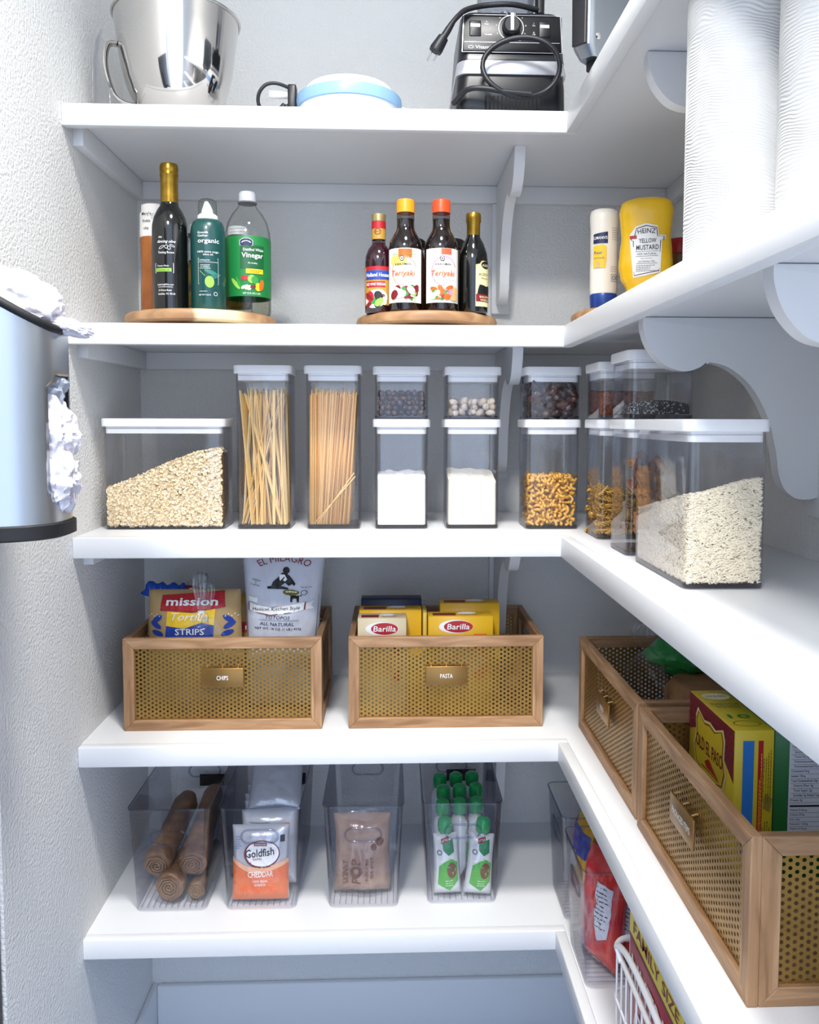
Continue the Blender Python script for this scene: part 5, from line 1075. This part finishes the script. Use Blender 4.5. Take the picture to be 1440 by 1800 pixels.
for k in range(4): packet(BX[1]+.006-.003*k, .158+.038*k, -.16, ('second cracker packet, just behind the front one', 'third cracker packet from the front of the bin', 'fourth cracker packet from the front of the bin', 'rearmost cracker packet in the bin')[k], 6+k, FB+.006, False, (.03, -.05, .04, -.02)[k])
packet(BX[1]+.012, .205, -1.05, 'cracker packet laid over the tops of the standing packets', 15, FB+.140, False, .06)
# popcorn bag
t = thing('popcorn_bag', 'brown translucent popcorn bag standing alone in its bin', 'bag', (BX[2]-.004, .138, FB)); t.rotation_euler.x = -.06
_, mp = pillow(t, 'bag', .118, .160, .024, mat('brown_film', '8a6a5a', .22, coat=.4, noise=('a58a78', 20, .35, .7), bump=(40, .5, .006)), 12, .3)
text(t, 'SKINNY', mp, -.034, .050, .0125, PBR, .050, rot=PI/2, off=.0014); text(t, 'POP', mp, -.012, .052, .0190, PBR, .052, rot=PI/2, off=.0014, bold=0.0050); ring(t, 'pop_ring', -.012, .050, .0125, .0125, mp, PBR, .002, 24, .0016); text(t, 'POPCORN', mp, .010, .054, .0062, PBR, .046, rot=PI/2, off=.0014, bold=0.0050); text(t, 'SEA SALT', mp, .020, .058, .0062, PBR, .046, rot=PI/2, off=.0014, bold=0.0050)
mark(t, 'round_print', ell(.036, .110, .0085, .0085), mp, PBR, .0012, .006); mark(t, 'round_print', ell(.024, .099, .0062, .0062), mp, PBR, .0014, .006)
crumple('top_fold', (0, -.004, .158), (.048, .014, .016), FILM, t, 17, .3)
# pouches
CAPG = mat('green_cap', '0f8a46', .3, coat=.3); FOIL = mat('pouch_foil', 'd9dcdf', .28, .3, bump=(50, .35, .003))
def pouch_proto():
    t = thing('fruit_pouch', '', 'pouch', (0, 0, 0), 0, 'green-capped pouches in the bin'); _, mp = pillow(t, 'pouch', .054, .122, .016, FOIL, 3, .15, (14, 20), -.14)
    mark(t, 'green_print', [(-.020, .025), (.004, .012), (.022, .030), (.022, .066), (.006, .078), (-.016, .060)], mp, mat('pouch_green', '4aa53c', .4), .0008, .006); mark(t, 'fruit_print', ell(.010, .052, .010, .016, 16), mp, PBR, .0012, .006)
    mark(t, 'top_print', [(-.008, .108), (.014, .114), (.016, .088), (.004, .082), (-.006, .092)], mp, mat('pouch_dark_green', '1a7a4a', .4), .0008, .006); mark(t, 'logo_print', [(-.010, .106), (.006, .110), (.006, .118), (-.010, .114)], mp, PDR, .0012, .006); text(t, 'LITTLE', mp, -.002, .112, .0035, PW, .013, off=.0016, rot=.2)
    text(t, 'ORGANIC', mp, .000, .074, .0058, PW, .034, rot=.35, off=.0016, bold=0.0100); ring(t, 'seal', -.014, .088, .0052, .0052, mp, PNV, .0015, 16, .001); print_lines(t, mp, -.004, .016, .020, .034, 3, PW, .0010, 5, off=.0014)
    lathe('spout', [(.006, .116), (.006, .128)], WPL, t, 16)
    lathe('cap', [(.0118, .124), (.0142, .127), (.0150, .140), (.0135, .150), (.0085, .154), (0, .1545)], CAPG, t, 24)
    for k in range(3): a = 2*PI*k/3; box('cap_wing', .010*cos(a)-.003, .010*cos(a)+.003, .010*sin(a)-.003, .010*sin(a)+.003, .126, .148, CAPG, t, bev=.001)
    return t
proto = pouch_proto(); first = True
PL = [(.697, .122, 0, 'green-capped pouch at the front of the bin, nearer the popcorn bin', -.10, .0, -.04), (.757, .118, 0, 'green-capped pouch at the front of the bin, leaning toward the inner corner', -.12, 0, .10)]
nm = ('nearer the popcorn bin', 'in the middle', 'nearer the inner corner')
for j, (y, z_) in enumerate(((.172, .020), (.222, .028), (.272, .032))):
    for i in range(3): PL.append((.689+.036*i+(.004 if j % 2 else 0), y+.004*i, z_, 'green-capped pouch %s of the %s row behind the front two' % (nm[i], ('first', 'second', 'third')[j]), 0, PI/2, 0))
for k, (x, y, z_, lb, tx, rz, ty) in enumerate(PL):
    o = proto if k == 0 else dup(proto, (0, 0, 0)); o.location = (x, y, FB+z_); o.rotation_euler = (tx, ty, rz); o['label'] = lb
for k, (x, y) in enumerate(((.7245, .172), (.7245, .222), (.7245, .272))): pass
# inner-corner bin: packets, then red snack bags
def snack(x, y, z, rot, w_, h_, T, m, lb, seed, panel=None, grp=None):
    t = thing('snack_bag', lb, 'bag', (x, y, z), 0, grp); t.rotation_euler = rot; _, mp = pillow(t, 'bag', w_, h_, T, m, seed, .25)
    if panel: panel(t, mp)
    return t
YP = mat('packet_yellow', 'd8a82a', .3); BP = mat('packet_blue', '2a4fa0', .3); RS = mat('red_film', 'b5202a', .22, coat=.4, noise=('d0402e', 18, .4, .7), bump=(45, .5, .005))
def pan_b(t, mp): mark(t, 'blue_top', rect(0, .125, .10, .05), mp, BP, .001, .008); mark(t, 'red_foot', rect(0, .03, .10, .045), mp, PR, .001, .008); mark(t, 'white_print', ell(0, .08, .02, .014), mp, PW, .0014, .008)
snack(.965, .098, FB, (-.10, 0, -PI/2), .105, .165, .018, YP, 'yellow packet with a blue top at the front of the inner-corner bin', 4, pan_b); snack(1.020, .100, FB, (-.06, 0, -PI/2), .105, .168, .018, YP, 'yellow packet with a blue top behind another in the inner-corner bin', 7, pan_b)
def pan_r(t, mp):
    mark(t, 'nutrition_panel', [(.014, .150), (.046, .146), (.046, .06), (.030, .05), (.016, .08)], mp, mat('panel_pale', 'c9cdd8', .4), .0012, .008); print_lines(t, mp, .018, .044, .07, .145, 10, PK, .0016, 4, off=.002); text(t, '50', mp, -.02, .03, .008, PW, off=.0016); mark(t, 'white_strip', rect(-.01, .01, .08, .006), mp, PW, .0012, .008)  # last mark: narrow white strip low on the bag
snack(.954, -.096, FB+.004, (-.12, .0, -1.25), .115, .185, .026, RS, 'red snack bag at the front of its bin, nutrition panel showing', 5, pan_r, 'red snack bags')
snack(1.012, -.095, FB, (-.05, .0, -1.45), .115, .190, .022, RS, 'red snack bag in the middle of its bin', 8, pan_r, 'red snack bags')
snack(1.066, -.095, FB, (-.05, 0, -1.5), .110, .175, .020, mat('maroon_film', '7c1a20', .25, coat=.3), 'maroon snack bag at the rear of the red bags', 9, None, 'red snack bags')
snack(1.115, -.095, FB, (-.05, 0, -1.5), .105, .190, .018, YP, 'yellow and blue snack bag behind the red bags', 10, pan_b)

# ------------------------------------------------------------------ white wire basket and cereal box
t = thing('wire_basket', 'white coated wire basket holding the family-size box', 'basket', (0, 0, Z5)); WW = mat('white_wire', 'f4f4f6', .3)
X0, X1, Y0, Y1, HB = .930, 1.205, -.640, -.275, .165
rr = rrect(X1-X0, Y1-Y0, .03, 6)
for z_, r_ in ((.004, .0024), (.085, .0022), (HB, .0042)): tube('hoop', [((X0+X1)/2+x, (Y0+Y1)/2+y, z_) for x, y in rr], r_, WW, t, 8, True)
for k in range(13): y = Y0+.03+(Y1-Y0-.06)*k/12; tube('upright_wire', [(X0, y, HB), (X0, y, .004), (X1, y, .004), (X1, y, HB)], .0019, WW, t, 6)
for k in range(9): x = X0+.03+(X1-X0-.06)*k/8; tube('upright_wire', [(x, Y0, HB), (x, Y0, .004), (x, Y1, .004), (x, Y1, HB)], .0019, WW, t, 6)
tube('handle', crom([(X0-.002, Y1-.060, HB), (X0-.004, Y1-.045, HB+.016), (X0-.004, Y1-.075-.02, HB+.034), (X0-.004, -.45, HB+.040), (X0-.004, Y0+.10, HB+.034), (X0-.002, Y0+.06, HB)], 6), .0046, WW, t, 10)
t = thing('cereal_box', 'red cereal box with a yellow FAMILY SIZE strip in the wire basket', 'box', (.985, -.450, Z5+.008)); RC = mat('cereal_red', 'b01830', .35)
hw, hd, hh = .034, .150, .225; box('carton', -hw, hw, -hd, hd, 0, hh, RC, t, bev=.001, seg=1); SF = flat((-hw, 0, 0), (0, -1, 0))
mark(t, 'yellow_strip', [(-hd, hh-.003), (.085, hh-.003), (.098, hh-.040), (-hd, hh-.040)], SF, mat('strip_yellow', 'e6d02c', .4), .0006); text(t, 'FAMILY SIZE', SF, -.030, hh-.021, .0190, PDR, .200, bold=0.0100, off=.0012)
mark(t, 'maroon_line', rect(-.01, hh-.044, .28, .006), SF, PDR, .0006); text(t, 'NUTRIENT', SF, -.010, hh-.095, .058, PW, .250, bold=0.0100, off=.0012); text(t, 'CRUNCH', SF, -.010, hh-.165, .050, PW, .22, bold=0.0100, off=.0012)
mark(t, 'blue_print', ell(.115, hh-.06, .02, .03), SF, PNV, .0010)
